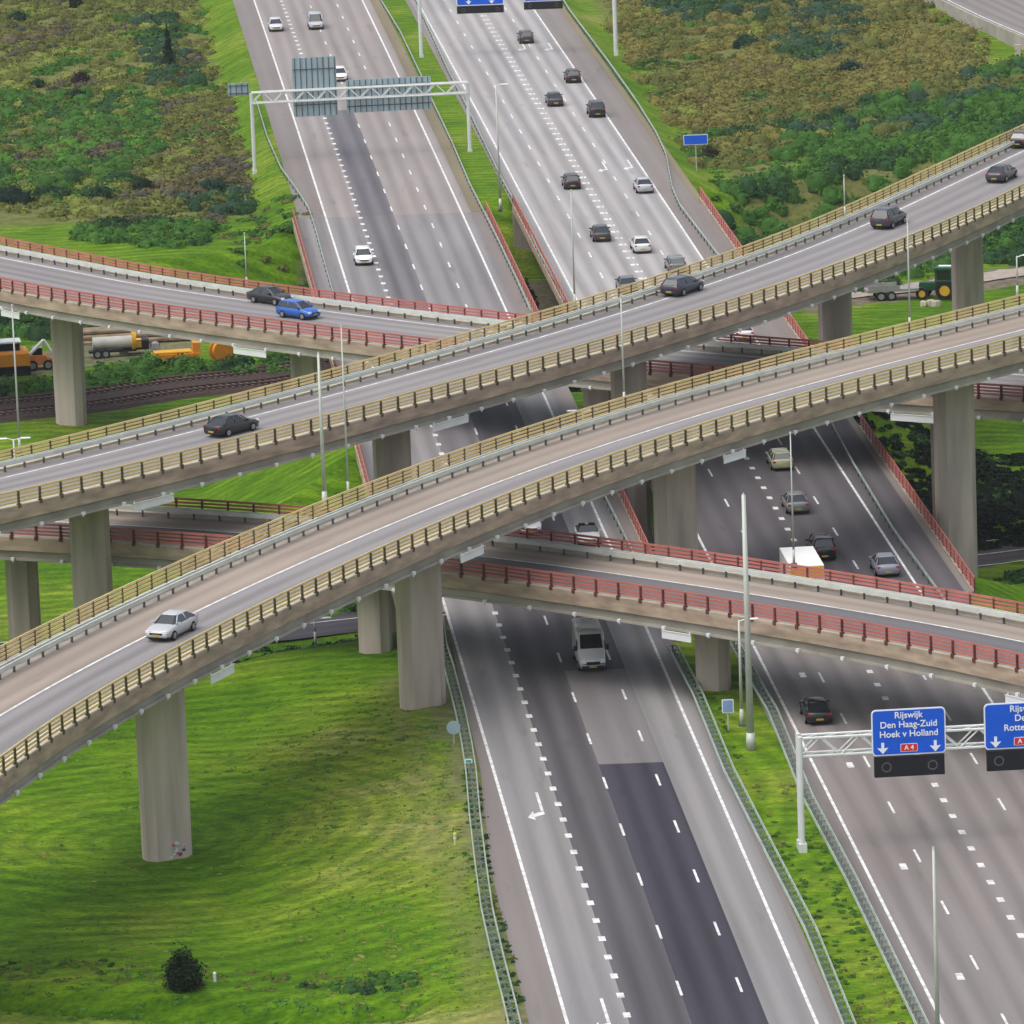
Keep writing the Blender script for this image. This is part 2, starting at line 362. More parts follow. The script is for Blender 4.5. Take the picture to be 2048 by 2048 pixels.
ribbon(mb, C_-1.5, C_-.9, 280, 900, .02, RK.index('shoulder')); ribbon(mb, 36.2, 37.0, 628, 900, .02, RK.index('grit'))
ribbon(mb, -5.6, -4.9, 444, 628, .004, RK.index('shoulder')); ribbon(mb, B_+1.0, B_+2.4, 444, 628, .004, RK.index('shoulder'))
ribbon(mb, 36.2, 36.8, 444, 628, .004, RK.index('shoulder'))
link('verge_strip', mb.mesh('verge_strip', RL), kind='structure')

# painted markings
mb = MB()
for o in (A_, B_, C_, D_): ribbon(mb, o-.1, o+.1, 280, 900, .008, 0)
def dashes(o, y0, ln, per, wd, ya=282, yb=880):
    y = y0-math.ceil((y0-ya)/per)*per
    while y < yb: ribbon(mb, o-wd/2, o+wd/2, y, y+ln, .008, 0, 4); y += per
yd = lambda px, py: at(px, py)[1]
dashes(L1_, yd(1249, 1659)-1.5+.0, 1.0, 4, .42)
dashes(L2_, yd(1249, 1659)-1.5, 3.0, 12, .16)
dashes(L3_, yd(1354, 1653)-1.5, 3.0, 12, .16)
dashes(C_+3.55, yd(1830, 1712)-1.5, 3.0, 12, .16)
dashes(C_+7.1, yd(1863, 1570)-.5, 1.0, 4, .42)
dashes(C_+10.6, yd(1990, 1609)-1.5, 3.0, 12, .16)
dashes(C_+7.55, yd(1863, 1570)-.5, 1.0, 4, .22, 520)
# lane arrows: a stem along the lane, a short arm to the left ending in a small head
def arrow(o, y):
    def q(pts): mb.face([(RX(y+b, o+a), y+b, .009) for a, b in pts])
    q([(.05, .7), (.24, .7), (.24, 5.5), (.05, 5.5)]); q([(-.45, -.75), (.24, -.1), (.24, .7), (-.45, .1)]); q([(-.90, -.8), (-.45, -1.5), (-.45, .8)])
arrow(A_+2.2, yd(1082, 1628)); arrow(A_+2.2, yd(1205, 2052)); arrow(C_+10.2, yd(1195, 340)); arrow(C_+13.0, yd(1265, 335)); arrow(C_+9.7, yd(1050, 98)); arrow(C_+12.9, yd(1105, 98))
for p in ((1809, 1733), (1922, 1953), (1607, 1350), (1702, 1530)): 
    c = at(*p); mb.face([(c[0]-.25, c[1]-.7, .009), (c[0]+.2, c[1]-.7, .009), (c[0]+.1, c[1]+.7, .009), (c[0]-.3, c[1]+.7, .009)])
link('road_markings', mb.mesh('road_markings', m_white), kind='structure')

# motorway bridge decks (two, over road and over railway) with red railings
def railing_path(pts, step=2.0):
    """resample polyline of (x,y,z) at even spacing; returns list of (pos, side) with side pointing left of travel"""
    P = np.array(pts, float); d = np.r_[0, np.cumsum(np.linalg.norm(np.diff(P[:, :2], axis=0), axis=1))]
    n = max(2, int(round(d[-1]/step))+1); t = np.linspace(0, d[-1], n)
    Q = np.stack([np.interp(t, d, P[:, k]) for k in range(3)], 1); G = np.gradient(Q[:, :2], axis=0); G /= np.linalg.norm(G, axis=1)[:, None]
    return [(tuple(Q[i]), (-G[i, 1], G[i, 0])) for i in range(n)]
def post_mesh(key, m, h=1.0, wd=.15):
    k = 'post_'+key
    if k in bpy.data.meshes: return bpy.data.meshes[k]
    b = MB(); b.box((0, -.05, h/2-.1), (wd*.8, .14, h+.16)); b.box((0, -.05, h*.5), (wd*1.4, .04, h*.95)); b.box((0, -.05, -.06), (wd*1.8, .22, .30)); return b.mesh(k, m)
def bars_prof(z, s=.035, v=0): return [(v-s, z-s), (v+s, z-s), (v+s, z+s), (v-s, z+s)]
def add_railing(parent, path, rail_m, post_m, key, posts_as_parts=True, h=1.0, inset=0, label=None):
    b = MB(); pp = [(p, sd) for p, sd in path]
    for z, s_ in ((h, .085), (h*.74, .075), (h*.48, .075), (h*.22, .075)): b.sweep(pp, [(-.03, z-s_), (.03, z-s_), (.03, z+s_), (-.03, z+s_)], closed=True, caps=True)
    r = link('railing', b.mesh('railing', rail_m), parent)
    pm = post_mesh(key, post_m, h)
    if posts_as_parts:
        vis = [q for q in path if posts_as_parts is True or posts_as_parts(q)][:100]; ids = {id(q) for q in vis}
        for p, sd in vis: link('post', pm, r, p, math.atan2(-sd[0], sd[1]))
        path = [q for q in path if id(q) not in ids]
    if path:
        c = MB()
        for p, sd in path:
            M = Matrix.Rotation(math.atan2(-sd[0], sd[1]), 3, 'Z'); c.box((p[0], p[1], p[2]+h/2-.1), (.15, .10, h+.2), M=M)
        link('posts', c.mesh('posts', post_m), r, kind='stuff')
    return r
def road_bridge(name, label, o0, o1, y0, y1):
    t = thing(name, label, 'bridge', (0, 0, 0), group='motorway bridge decks')
    ys = np.arange(y0, y1+.1, 4.0); b = MB()
    pth = [((RX(y, o0), y, 0), (1, 0)) for y in ys]; W = o1-o0
    b.sweep(pth, [(0, .10), (0, -.75), (.9, -.8), (1.1, -1.35), (W-1.1, -1.35), (W-.9, -.8), (W, -.75), (W, .10), (W-.28, .10), (W-.28, -.03), (.28, -.03), (.28, .10)], closed=True, caps=True)
    link('deck', b.mesh('deck', m_fascia), t)
    for y in np.linspace(y0+14, y1-14, max(1, int((y1-y0)/30))):
        for oo in np.linspace(o0+3, o1-3, 3):
            c = MB(); x = RX(y, oo); z0 = zt(x, y); c.bar((x, y, z0-1), (x, y, -1.36), .55, 12); link('pier', c.mesh('pier', m_conc, True), t)
    for oo in (o0+.12, o1-.12):
        add_railing(t, railing_path([(RX(y, oo), y, .10) for y in ys], 2.0), m_red, m_redp, 'red', False, .95)
    for y in (y0, y1):
        c = MB(); c.box((RX(y, (o0+o1)/2), y, -3.6), (W, .8, 6.9)); link('abutment', c.mesh('abutment', m_conc), t)
    return t
road_bridge('motorway_bridge', 'inbound motorway bridge with red railings over the lower road', -5.6, B_+2.6, 444, 508)
road_bridge('motorway_bridge', 'outbound motorway bridge with red railings over the lower road', C_-1.5, 37.0, 444, 508)
road_bridge('motorway_bridge', 'inbound motorway bridge with red railings behind the upper left ramp', -5.6, B_+2.6, 536, 628)
road_bridge('motorway_bridge', 'outbound motorway bridge with red railings below the sharp curve of the yellow ramp', C_-1.5, 37.0, 536, 632)

# ------------------------------------------------------------ lower roads, path, railway
def flat_path(name, pts, wd, zoff, m, kind='structure', uvm=True, parent=None):
    pth = railing_path([(x, y, zt(x, y)+zoff) for x, y in pts], 3.0); b = MB()
    A = [(p[0]+s[0]*wd/2, p[1]+s[1]*wd/2, zt(p[0], p[1])+zoff) for p, s in pth]; B = [(p[0]-s[0]*wd/2, p[1]-s[1]*wd/2, zt(p[0], p[1])+zoff) for p, s in pth]
    b.quad_strip(B, A, 0, [(0, i*3) for i in range(len(A))], [(wd, i*3) for i in range(len(A))])
    return link(name, b.mesh(name, m), parent, kind=kind)
def skew(t, s, x0=-110, x1=110, n=40): return [(x, t+s*x) for x in np.linspace(x0, x1, n)]
flat_path('lower_road', skew(475, .3), 9.0, .05, RM['bridged'])
flat_path('path', skew(448, .3), 4.2, .05, RM['bridged'])
b = MB()
for tt in (470.8, 475.0, 479.2):
    pth = [((x, tt+.3*x, -6.5+.075+0.12), (.287, -.958)) for x in np.linspace(-100, 100, 60)]
    b.quad_strip([(p[0], p[1]-.09, zt(p[0], tt+.3*p[0])+.07) for p, s in pth], [(p[0], p[1]+.09, zt(p[0], tt+.3*p[0])+.07) for p, s in pth])
link('lower_road_markings', b.mesh('lower_road_markings', m_white), kind='structure')
flat_path('dirt_track', skew(590.5, .5, 30, 110), 5.0, .05, mat('pale_dirt', (.32, .27, .23), .95, var=.15))
rt = thing('railway_track', 'pair of rusty railway tracks on dark ballast in the cutting', 'railway track')
bl = MB()
pth = [((x, 586+.5*x, 0), (-.447, .894)) for x in np.linspace(-100, -4, 50)]
pth = [((p[0], p[1], zt(p[0], p[1])), s) for p, s in pth]
bl.sweep(pth, [(-6.5, .0), (-5.2, .35), (5.2, .35), (6.5, .0)]); link('ballast', bl.mesh('ballast', m_ballast), rt)
for v in (-3.6, -2.1, 1.9, 3.4):
    b = MB(); b.sweep(pth, [(v-.04, .35), (v-.04, .55), (v+.04, .55), (v+.04, .35)], closed=True, caps=True); link('rail', b.mesh('rail', m_rail), rt)
b = MB()
for i in range(160):
    x = -100+i*.6; y = 586+.5*x
    for v in (-2.85, 2.65):
        b.box((x-.447*v, y+.894*v, zt(x, y)+.38), (.26, 2.5, .12), M=Matrix.Rotation(math.atan(.5), 3, 'Z'))
link('sleepers', b.mesh('sleepers', mat('sleeper_wood', (.10, .07, .06), .9)), rt, kind='stuff')

# ------------------------------------------------------------ viaduct ramps
ZY, ZR = 12.8, 6.8
RMAT = {'y': (m_yel, m_yelp), 'r': (m_red, m_redp)}
m_vroad1 = road_mat('ramp_asphalt_grey', (.205, .201, .206), .26); m_vroad2 = road_mat('ramp_asphalt_brown', (.255, .222, .190), .20, .28)
m_vroad3 = road_mat('ramp_asphalt_dark', (.122, .122, .130), .12)
class Ramp: pass
def make_ramp(name, label, near, z, W, white, gd, color, lanes, extra=(), ext=(110, 110), deg=5, surf=('g', 'b')):
    P = np.array([at(a, b, z+.2) for a, b in near]+[tuple(e) for e in extra])
    d = np.r_[0, np.cumsum(np.linalg.norm(np.diff(P, axis=0), axis=1))]
    T = d/d[-1]*2-1; wgt = np.ones(len(T))
    cx = np.polynomial.chebyshev.chebfit(T, P[:, 0], deg); cy = np.polynomial.chebyshev.chebfit(T, P[:, 1], deg)
    tt = np.linspace(-1, 1, 200); Q = np.stack([np.polynomial.chebyshev.chebval(tt, cx), np.polynomial.chebyshev.chebval(tt, cy)], 1)
    def extend(a, b, L):                       # carry on tangentially
        g = (a-b)/np.linalg.norm(a-b); return a+g*L
    Q = np.vstack([extend(Q[0], Q[6], ext[0]), extend(Q[0], Q[6], ext[0]/2), Q, extend(Q[-1], Q[-7], ext[1]/2), extend(Q[-1], Q[-7], ext[1])])
    path = railing_path([(q[0], q[1], z) for q in Q], 2.0)      # side vector points to the far edge
    R = Ramp(); R.path, R.z, R.W = path, z, W
    t = R.obj = thing(name, label, 'overpass', (path[0][0][0], path[0][0][1], 0), group='curved ramp viaducts')
    inv = Matrix.Translation(-Vector(t.location))
    def put(n, mb, m, smooth=False, par=None, kind=None):
        o = link(n, mb.mesh(n, m, smooth), par or t, kind=kind)
        if par is None: o.matrix_parent_inverse = inv
        return o
    b = MB(); b.sweep(path, [(0, .14), (0, -.85), (.08, -.9), (.9, -.98), (W-.9, -.98), (W-.08, -.9), (W, -.85), (W, .14), (W-.3, .14), (W-.3, -.02), (W-.31, -.02), (.95, -.02), (.94, .14)], closed=True, caps=True)
    put('deck', b, m_fascia)
    b = MB(); g0, g1 = 1.3, W-1.3; b.sweep(path, [(.28, -.93), (.30, -1.44), (.12, -1.46), (.12, -1.62), (W-.12, -1.62), (W-.12, -1.46), (W-.30, -1.44), (W-.28, -.93)], closed=True, caps=True)
    put('girder', b, m_girder)
    kb = MB(); kb.sweep(path, [(.02, .14), (.02, .20), (.96, .20), (.96, .0)]); kb.sweep(path, [(W-1.0, .0), (W-1.0, .2), (W-.02, .2), (W-.02, .14)]); put('kerb', kb, m_kerb)
    def strip(n, v0, v1, zz, m):
        b = MB(); A = [(p[0]+s[0]*v0, p[1]+s[1]*v0, p[2]+zz) for p, s in path]; B = [(p[0]+s[0]*v1, p[1]+s[1]*v1, p[2]+zz) for p, s in path]
        b.quad_strip(B, A, 0, [(v1, i*2) for i in range(len(A))], [(v0, i*2) for i in range(len(A))]); return put(n, b, m)
    sm = {'g': m_vroad1, 'b': m_vroad2, 'd': m_vroad3}
    strip('lane_surface', .97, white, .0, sm[surf[0]]); strip('hard_shoulder', white, gd+.3, .0, sm[surf[1]]); strip('edge_strip', gd+.3, W-1.0, .0, m_strip)
    strip('lane_line', white-.09, white+.09, .006, m_white); strip('edge_line', 1.18, 1.34, .006, m_white)
    # guard rail near the far side
    gb = MB(); gb.sweep(path, [(gd-.05, .50), (gd-.05, .80), (gd+.05, .80), (gd+.05, .50)], closed=True, caps=True)
    gb.sweep(path, [(gd+.35, .50), (gd+.35, .80), (gd+.45, .80), (gd+.45, .50)], closed=True, caps=True)
    for p, s in path:
        gb.box((p[0]+s[0]*(gd+.2), p[1]+s[1]*(gd+.2), p[2]+.32), (.10, .14, .64), 1, Matrix.Rotation(math.atan2(-s[0], s[1]), 3, 'Z'))
    o = put('guard_rail', gb, [m_galv, m_galvd])
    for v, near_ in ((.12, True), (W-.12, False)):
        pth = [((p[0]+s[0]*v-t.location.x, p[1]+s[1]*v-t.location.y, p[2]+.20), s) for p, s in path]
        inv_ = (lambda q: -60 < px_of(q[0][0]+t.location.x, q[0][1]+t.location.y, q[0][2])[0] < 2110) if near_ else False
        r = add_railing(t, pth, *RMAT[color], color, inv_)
    # drain outlets along the lower flange
    for i in range(1, len(path)-1, 2):
        p, s = path[i]; x, y = p[0]+s[0]*.06, p[1]+s[1]*.06
        if not -20 < px_of(x, y, p[2])[0] < 2070: continue
        pm = bpy.data.meshes.get('drain_outlet')
        if not pm:
            c = MB(); c.box((0, 0, 0), (.26, .22, .22)); c.bar((0, 0, -.1), (0, 0, -.24), .06); pm = c.mesh('drain_outlet', m_panel)
        o = link('drain_outlet', pm, t, (x-t.location.x, y-t.location.y, p[2]-1.50), math.atan2(-s[0], s[1]))
    return R
def ramp_at(R, px, v):
    """point on the ramp (offset v from its near edge) whose near edge shows at photo column px; also heading"""
    best = min(range(len(R.path)), key=lambda i: abs(px_of(R.path[i][0][0], R.path[i][0][1], R.z)[0]-px))
    i = max(0, min(len(R.path)-2, best)); c = [px_of(R.path[k][0][0], R.path[k][0][1], R.z)[0] for k in (i, i+1)]
    f = (px-c[0])/(c[1]-c[0]); p = np.array(R.path[i][0][:2])*(1-f)+np.array(R.path[i+1][0][:2])*f; s = np.array(R.path[i][1])
    return p+s*v, math.atan2(-s[0], s[1]), s
def add_pier(R, px, label=None, v=None, wd=3.0, dp=2.0, flare=0.0):
    v = R.W/2 if v is None else v
    # choose the place whose pier (at offset v) appears at column px
    lo = None
    for i, (p, s) in enumerate(R.path):
        x, y = p[0]+s[0]*v, p[1]+s[1]*v; q = px_of(x, y, R.z-2)[0]
        if lo is None or abs(q-px) < lo[0]: lo = (abs(q-px), x, y, s)
    _, x, y, s = lo; z0 = zt(x, y)
    for (a, c) in ((1.2, 0), (-1.2, 0), (0, 1.2), (0, -1.2)): z0 = min(z0, zt(x+a, y+c))
    zt_ = R.z-1.61; rings = []
    # long faces square to the deck; the plan is an oblong with cut corners
    a = math.atan2(-s[0], s[1])
    for z, k in ((z0-.4, 1.0), (zt_-1.6, 1.0+flare*.5), (zt_, 1.0+flare)):
        hw, hd, c = wd/2*k, dp/2, .55
        pr = [(-hw+c, -hd), (hw-c, -hd), (hw, -hd+c), (hw, hd-c), (hw-c, hd), (-hw+c, hd), (-hw, hd-c), (-hw, -hd+c)]
        ca_, sa_ = math.cos(a*.35), math.sin(a*.35)
        rings.append([(x+u*ca_-w_*sa_-R.obj.location.x, y+u*sa_+w_*ca_-R.obj.location.y, z) for u, w_ in pr])
    b = MB(); b.loft(rings); o = link('pier', b.mesh('pier', m_conc), R.obj)
    if label: o['label'] = label
    return x, y, z0
def add_panel(R, x0, x1):
    p, a, s = ramp_at(R, (x0+x1)/2, .02); q, _, _ = ramp_at(R, x1, .40); r, _, _ = ramp_at(R, x0, .40)
    L = float(np.linalg.norm(q-r)); b = MB(); b.box((0, 0, .10), (L, .08, .58)); b.box((0, -.06, .38), (L, .06, .06)); 
    for k in (-L/2+.15, L/2-.15): b.box((k, .12, .35), (.08, .2, .3))
    link('drip_panel', b.mesh('drip_panel', m_panel), R.obj, (p[0]-R.obj.location.x, p[1]-R.obj.location.y, R.z-2.05), a)

Y2n = [(30,1527),(57,1509),(83,1493),(110,1477),(136,1459),(164,1440),(189,1423),(217,1407),(245,1391),(273,1375),(299,1358),(327,1343),(354,1326),(382,1312),(411,1298),(431,1286),(452,1276),(478,1264),(509,1249),(536,1233),(565,1220),(593,1207),(621,1192),(650,1178),(679,1164),(708,1151),(736,1138),(765,1125),(794,1111),(823,1098),(853,1087),(882,1074),(911,1061),(955,1045),(985,1031),(1044,1008),(1073,992),(1104,981),(1133,972),(1162,960),(1193,949),(1225,939),(1255,928),(1285,917),(1315,907),(1345,896),(1376,884),(1407,870),(1439,860),(1484,849),(1514,841),(1545,834),(1576,825),(1607,814),(1639,806),(1670,797),(1702,789),(1733,780),(1763,772),(1796,762),(1828,753),(1859,744),(1891,736),(1923,728),(1955,720),(1988,711),(2042,699)]
Y1n = [(5,1021),(49,1006),(92,997),(135,986),(176,977),(218,969),(248,960),(275,952),(303,947),(330,939),(358,933),(397,923),(436,912),(476,903),(513,894),(552,886),(589,876),(625,866),(661,856),(697,847),(733,839),(768,829),(802,818),(837,809),(883,794),(928,782),(984,768),(1015,757),(1045,752),(1077,739),(1107,732),(1138,725),(1168,715),(1196,707),(1225,697),(1255,690),(1284,679),(1311,671),(1337,663),(1375,652),(1421,637),(1447,629),(1472,622),(1496,615),(1522,606),(1545,598),(1569,589),(1592,581),(1613,574),(1635,565),(1658,560),(1680,553),(1702,544),(1723,536),(1743,528),(1761,521),(1790,508),(1826,490),(1859,477),(1894,461),(1927,448),(1960,435),(1994,419),(2026,403),(2043,395)]
R1n = [(1,578),(22,582),(44,587),(69,591),(94,598),(121,602),(148,607),(174,609),(201,614),(228,618),(257,621),(285,625),(314,629),(342,634),(371,639),(401,643),(432,647),(462,651),(489,656),(516,660),(545,664),(577,667),(608,670),(641,674),(675,679),(708,683),(741,686),(775,691),(810,696),(845,700),(1300,745),(1430,757),(1960,793),(2048,799)]
R2n = [(19,1072),(53,1074),(95,1078),(139,1080),(225,1085),(269,1087),(313,1090),(352,1092),(398,1095),(437,1098),(911,1150),(955,1155),(1000,1160),(1035,1163),(1078,1171),(1121,1177),(1163,1183),(1205,1189),(1247,1196),(1290,1202),(1353,1211),(1427,1223),(1467,1231),(1509,1237),(1552,1245),(1592,1252),(1634,1259),(1676,1266),(1718,1274),(1759,1281),(1801,1289),(1842,1298),(1884,1306),(1926,1315),(1968,1325),(2009,1333),(2040,1339)]
rR1 = make_ramp('ramp_viaduct', 'red railed ramp viaduct at upper left, running behind the yellow ramps', R1n, ZR, 12.9, 10.3, 11.2, 'r', 2, surf=('g', 'g'))
rR2 = make_ramp('ramp_viaduct', 'red railed ramp viaduct at lower right, crossing the motorway with the silver van', R2n, ZR, 10.9, 6.3, 9.2, 'r', 1, surf=('d', 'b'))
ex = []
for a, b_, c in ((1960, 270, 0), (2048, 209, 0)): pass
rY1 = make_ramp('ramp_viaduct', 'upper yellow railed ramp viaduct with a line of dark cars on its deck', Y1n, ZY, 11.7, 8.9, 10.1, 'y', 2, surf=('g', 'g'), ext=(110, 130))
rY2 = make_ramp('ramp_viaduct', 'nearest yellow railed ramp viaduct carrying a single silver car', Y2n, ZY, 11.3, 5.7, 9.4, 'y', 1, surf=('g', 'b'))
for px, v_ in ((318, 4.6), (829, 4.2), (1362, 5.4), (1922, 5.2)): add_pier(rY2, px, 'concrete pier with graffiti at its foot' if px == 318 else None, v_, wd=3.1)
for px in (182, 777, 1255, 1676, 1935): add_pier(rY1, px, wd=2.8)
for px in (142, 616, 1203, 1914): add_pier(rR1, px, None, 7.0, wd=2.7, flare=.1)
for px, v_ in ((58, 5.4), (757, 3.2), (1440, 5.2)): add_pier(rR2, px, None, v_, wd=2.3)
for a, b_ in ((265, 345), (865, 935)): add_panel(rY1, a, b_)
for a, b_ in ((420, 465), (920, 965), (1447, 1490)): add_panel(rY2, a, b_)
for a, b_ in ((0, 36), (465, 530), (1780, 1875)): add_panel(rR1, a, b_)
for a, b_ in ((1322, 1380), (2010, 2060)): add_panel(rR2, a, b_)

# ------------------------------------------------------------ guard rails of the motorway
def guard(label, pts, double=False, step=1.33, px=True, z=0.0, single_posts=True):
    W_ = [at(a, b, z+.6) if px else (a, b) for a, b in pts]
    path = railing_path([(p[0], p[1], zt(p[0], p[1]) if not (444 < p[1] < 508 or 536 < p[1] < 630) else 0.0) for p in W_], step)
    path = [((p[0], p[1], max(p[2], -.05)), s) for p, s in path]
    t = thing('guard_rail', label, 'guard rail', path[0][0], group='steel guard rails along the motorway')
    L0_ = Vector(path[0][0]); loc = [((p[0]-L0_.x, p[1]-L0_.y, p[2]-L0_.z), s) for p, s in path]
    for v in ((-.34, .34) if double else (0,)):
        b = MB(); b.sweep(loc, [(v-.03, .44), (v+.03, .51), (v-.03, .58), (v+.03, .65), (v-.03, .72), (v-.05, .72), (v-.05, .44)], closed=True, caps=True); link('beam', b.mesh('beam', m_galvm), t)
    k = 'guard_post_'+('d' if double else 's')
    pm = bpy.data.meshes.get(k)
    if not pm:
        b = MB(); b.box((0, 0, .3), (.10, .12, .7)); 
        if double: b.box((0, 0, .56), (.08, .64, .06))
        pm = b.mesh(k, m_galvs if double else m_galvd)
    n = 0
    for p, s in loc:
        if n >= 100: break
        q = px_of(p[0]+L0_.x, p[1]+L0_.y, 0)
        if -30 < q[0] < 2080 and -30 < q[1] < 2090: link('post', pm, t, p, math.atan2(-s[0], s[1])); n += 1
    return t
guard('double guard rail beside the lawn at the left of the motorway', [(876,1230),(885,1289),(898,1330),(921,1421),(933,1480),(942,1536),(950,1629),(961,1721),(974,1814),(995,1907),(1019,2000),(1033,2060),(1050,2110)], True)
guard('double guard rail on the left edge of the grassy median', [(1345,1290),(1395,1382),(1458,1536),(1545,1706),(1622,1855),(1700,2048),(1725,2110)], True)
guard('double guard rail on the right edge of the grassy median', [(1445,1240),(1516,1368),(1545,1416),(1615,1589),(1704,1756),(1846,2048),(1880,2115)], True)
guard('single guard rail curving along the left verge of the far inbound lanes', [(512,196),(518,217),(534,270),(561,332),(593,376),(617,413),(632,460),(648,520),(668,590),(690,660)], step=3)
guard('guard rail between the far inbound lanes and the green median', [(745,-40),(763,0),(801,62),(841,146),(866,202),(903,280),(940,366),(975,435),(1000,485),(1035,560),(1062,620)], step=2.5)
guard('dark guard rail along the left side of the far outbound lanes', [(815,-40),(847,31),(897,140),(928,199),(1000,348),(1040,420),(1080,505),(1110,560),(1130,600)], step=3)
guard('guard rail bending towards the outbound bridge at the right verge', [(1110,-30),(1138,16),(1162,48),(1215,118),(1273,199),(1312,262),(1332,305),(1344,371),(1360,408),(1400,460),(1440,512)], step=2.5)
guard('guard rail inside the red railing of the outbound bridge', [(1640,800),(1713,934),(1790,1061),(1877,1179),(1920,1240)], step=2.5)
guard('guard rail inside the red railing beside the dark median gap', [(1120,830),(1205,979),(1265,1100),(1290,1150)], step=2.5)

# ------------------------------------------------------------ lamp posts
def lamp(label, bx, by, bz, h, head='none', r=.11, lean=0):
    t = thing('lamp_post', label, 'lamp post', (bx, by, bz), group='slender lamp posts')
    b = MB(); b.bar((0, 0, 0), (0, 0, 1.2), r*1.5, 8, r2=r*1.25); b.bar((0, 0, 1.2), (0, 0, h), r*1.1, 8, r2=r*.6); link('mast', b.mesh('mast', m_pole, True), t)
    b = MB(); b.bar((-.22, 0, .03), (.22, 0, .03), .2, 8); link('base_plate', b.mesh('base_plate', m_galvd), t)
    def hd(sgn):
        b = MB(); b.bar((0, 0, h-.1), (sgn*.55, 0, h+.08), .04); 
        b.loft([[(sgn*(.5+u*.8), y*(.16-.06*abs(u-.4)), h+.04+z*.07) for y, z in ((-1, 0), (-.6, 1), (.6, 1), (1, 0), (.5, -.8), (-.5, -.8))][::(1 if sgn > 0 else -1)] for u in (0, .5, 1)])
        link('lamp_head', b.mesh('lamp_head', m_panel), t)
    if head in ('one', 'two'): hd(1)
    if head == 'two': hd(-1)
    if head == 'none':
        b = MB(); b.bar((0, 0, h), (0, 0, h+.14), .09, 8, r2=.05); link('cap', b.mesh('cap', m_pole), t)
    return t
def lamp_px(label, base, top, z, **k):
    p = at(base[0], base[1], z); h = 1.0
    lo, hi = .5, 40
    for _ in range(40):
        h = (lo+hi)/2
        if px_of(p[0], p[1], z+h)[1] > top: lo = h
        else: hi = h
    return lamp(label, p[0], p[1], z, h, **k)
lamp_px('pale lamp post on the far edge of the nearest yellow ramp, left of its twin', (650, 1016), 708, ZY+.2, r=.15)
lamp_px('thin lamp post on the far edge of the nearest yellow ramp, right of its twin', (697, 996), 652, ZY+.2, r=.075)
lamp_px('thin lamp post on the nearest yellow ramp in front of the central dark pier', (1249, 815), 594, ZY+.2, r=.085)
lamp_px('lamp post on the nearest yellow ramp in front of the parked trailer', (1820, 664), 440, ZY+.2, r=.08)
lamp_px('lamp post on the nearest yellow ramp near the right frame edge', (2035, 600), 512, ZY+.2, r=.08, head='one')
lamp_px('faint lamp post on the upper yellow ramp in front of the outbound lanes', (1150, 617), 382, ZY+.2, r=.08)
lamp_px('lamp post on the upper yellow ramp below the dark hedge', (1690, 440), 352, ZY+.2, r=.07)
lamp_px('lamp post on the upper yellow ramp at the left frame edge', (40, 908), 612, ZY+.2, r=.08)
lamp_px('lamp post on the far edge of the upper left red ramp', (494, 580), 468, ZR+.2, r=.07)
lamp_px('lamp post on the far edge of the lower right red ramp by the white truck', (1588, 1132), 867, ZR+.2, r=.07)
lamp_px('tallest and thickest lamp post, standing in the grassy median', (1502, 1500), 990, -.02, r=.24)
lamp_px('short thin pole standing left of the thick median lamp post', (1484, 1452), 1240, -.02, r=.12, head='one')
lamp_px('lamp post by the outbound lanes at the bottom right', (1877, 2135), 1698, -.02, r=.13)
lamp_px('lamp post on the median at the start of the dark gap', (1001, 420), 170, -.02, r=.12, head='one')
def lamp_hidden(label, px, ytop, Yw, z0, head='two', r=.11):
    lo, hi = -60, 60
    for _ in range(50):
        m_ = (lo+hi)/2
        if px_of(m_, Yw, 5)[0] < px: lo = m_
        else: hi = m_
    z0 = zt(lo, Yw) if z0 is None else z0; a, b_ = .5, 40
    for _ in range(40):
        h = (a+b_)/2
        if px_of(lo, Yw, z0+h)[1] > ytop: a = h
        else: b_ = h
    return lamp(label, lo, Yw, z0, h, head=head, r=r)
lamp_hidden('double headed lamp showing just above the upper yellow ramp at left', 35, 878, 462, None, r=.13)
lamp_hidden('double headed lamp showing above the near ramp in the middle', 1165, 822, 496, 0, r=.13)
lamp_hidden('small roadside lamp beside the lower road under the nearest ramp', 618, 1238, 463, None, head='one', r=.08)

# ------------------------------------------------------------ gantries and signs
def text_mesh(body, size, m, ext=.012):
    cu = bpy.data.curves.new('t', 'FONT'); cu.body = body; cu.size = size; cu.align_x = 'CENTER'; cu.align_y = 'CENTER'; cu.extrude = ext; cu.offset = size*.012
    o = bpy.data.objects.new('t', cu); COL.objects.link(o); dg = bpy.context.evaluated_depsgraph_get(); dg.update()
    me = bpy.data.meshes.new_from_object(o.evaluated_get(dg)); me.materials.clear(); me.materials.append(m); bpy.data.objects.remove(o); return me
def put_text(parent, body, size, x, z, m=None, yo=-.07, mirror=False):
    o = bpy.data.objects.new('lettering', text_mesh(body, size, m or m_signw)); COL.objects.link(o); o.parent = parent
    o.location = (x, yo, z); o.rotation_euler = (math.pi/2, 0, 0); return o
def rounded(w_, h_, r, n=5):
    out = []
    for cx, cz, a0 in ((w_/2-r, h_/2-r, 0), (-w_/2+r, h_/2-r, 90), (-w_/2+r, -h_/2+r, 180), (w_/2-r, -h_/2+r, 270)):
        for k in range(n+1):
            a = math.radians(a0+90*k/n); out.append((cx+r*math.cos(a), cz+r*math.sin(a)))
    return out
def slab(w_, h_, r, y0, y1, m, name, parent, x=0, z=0):
    b = MB(); pr = rounded(w_, h_, r); b.loft([[(x+u, y0, z+v) for u, v in pr], [(x+u, y1, z+v) for u, v in pr]]); return link(name, b.mesh(name, m), parent)
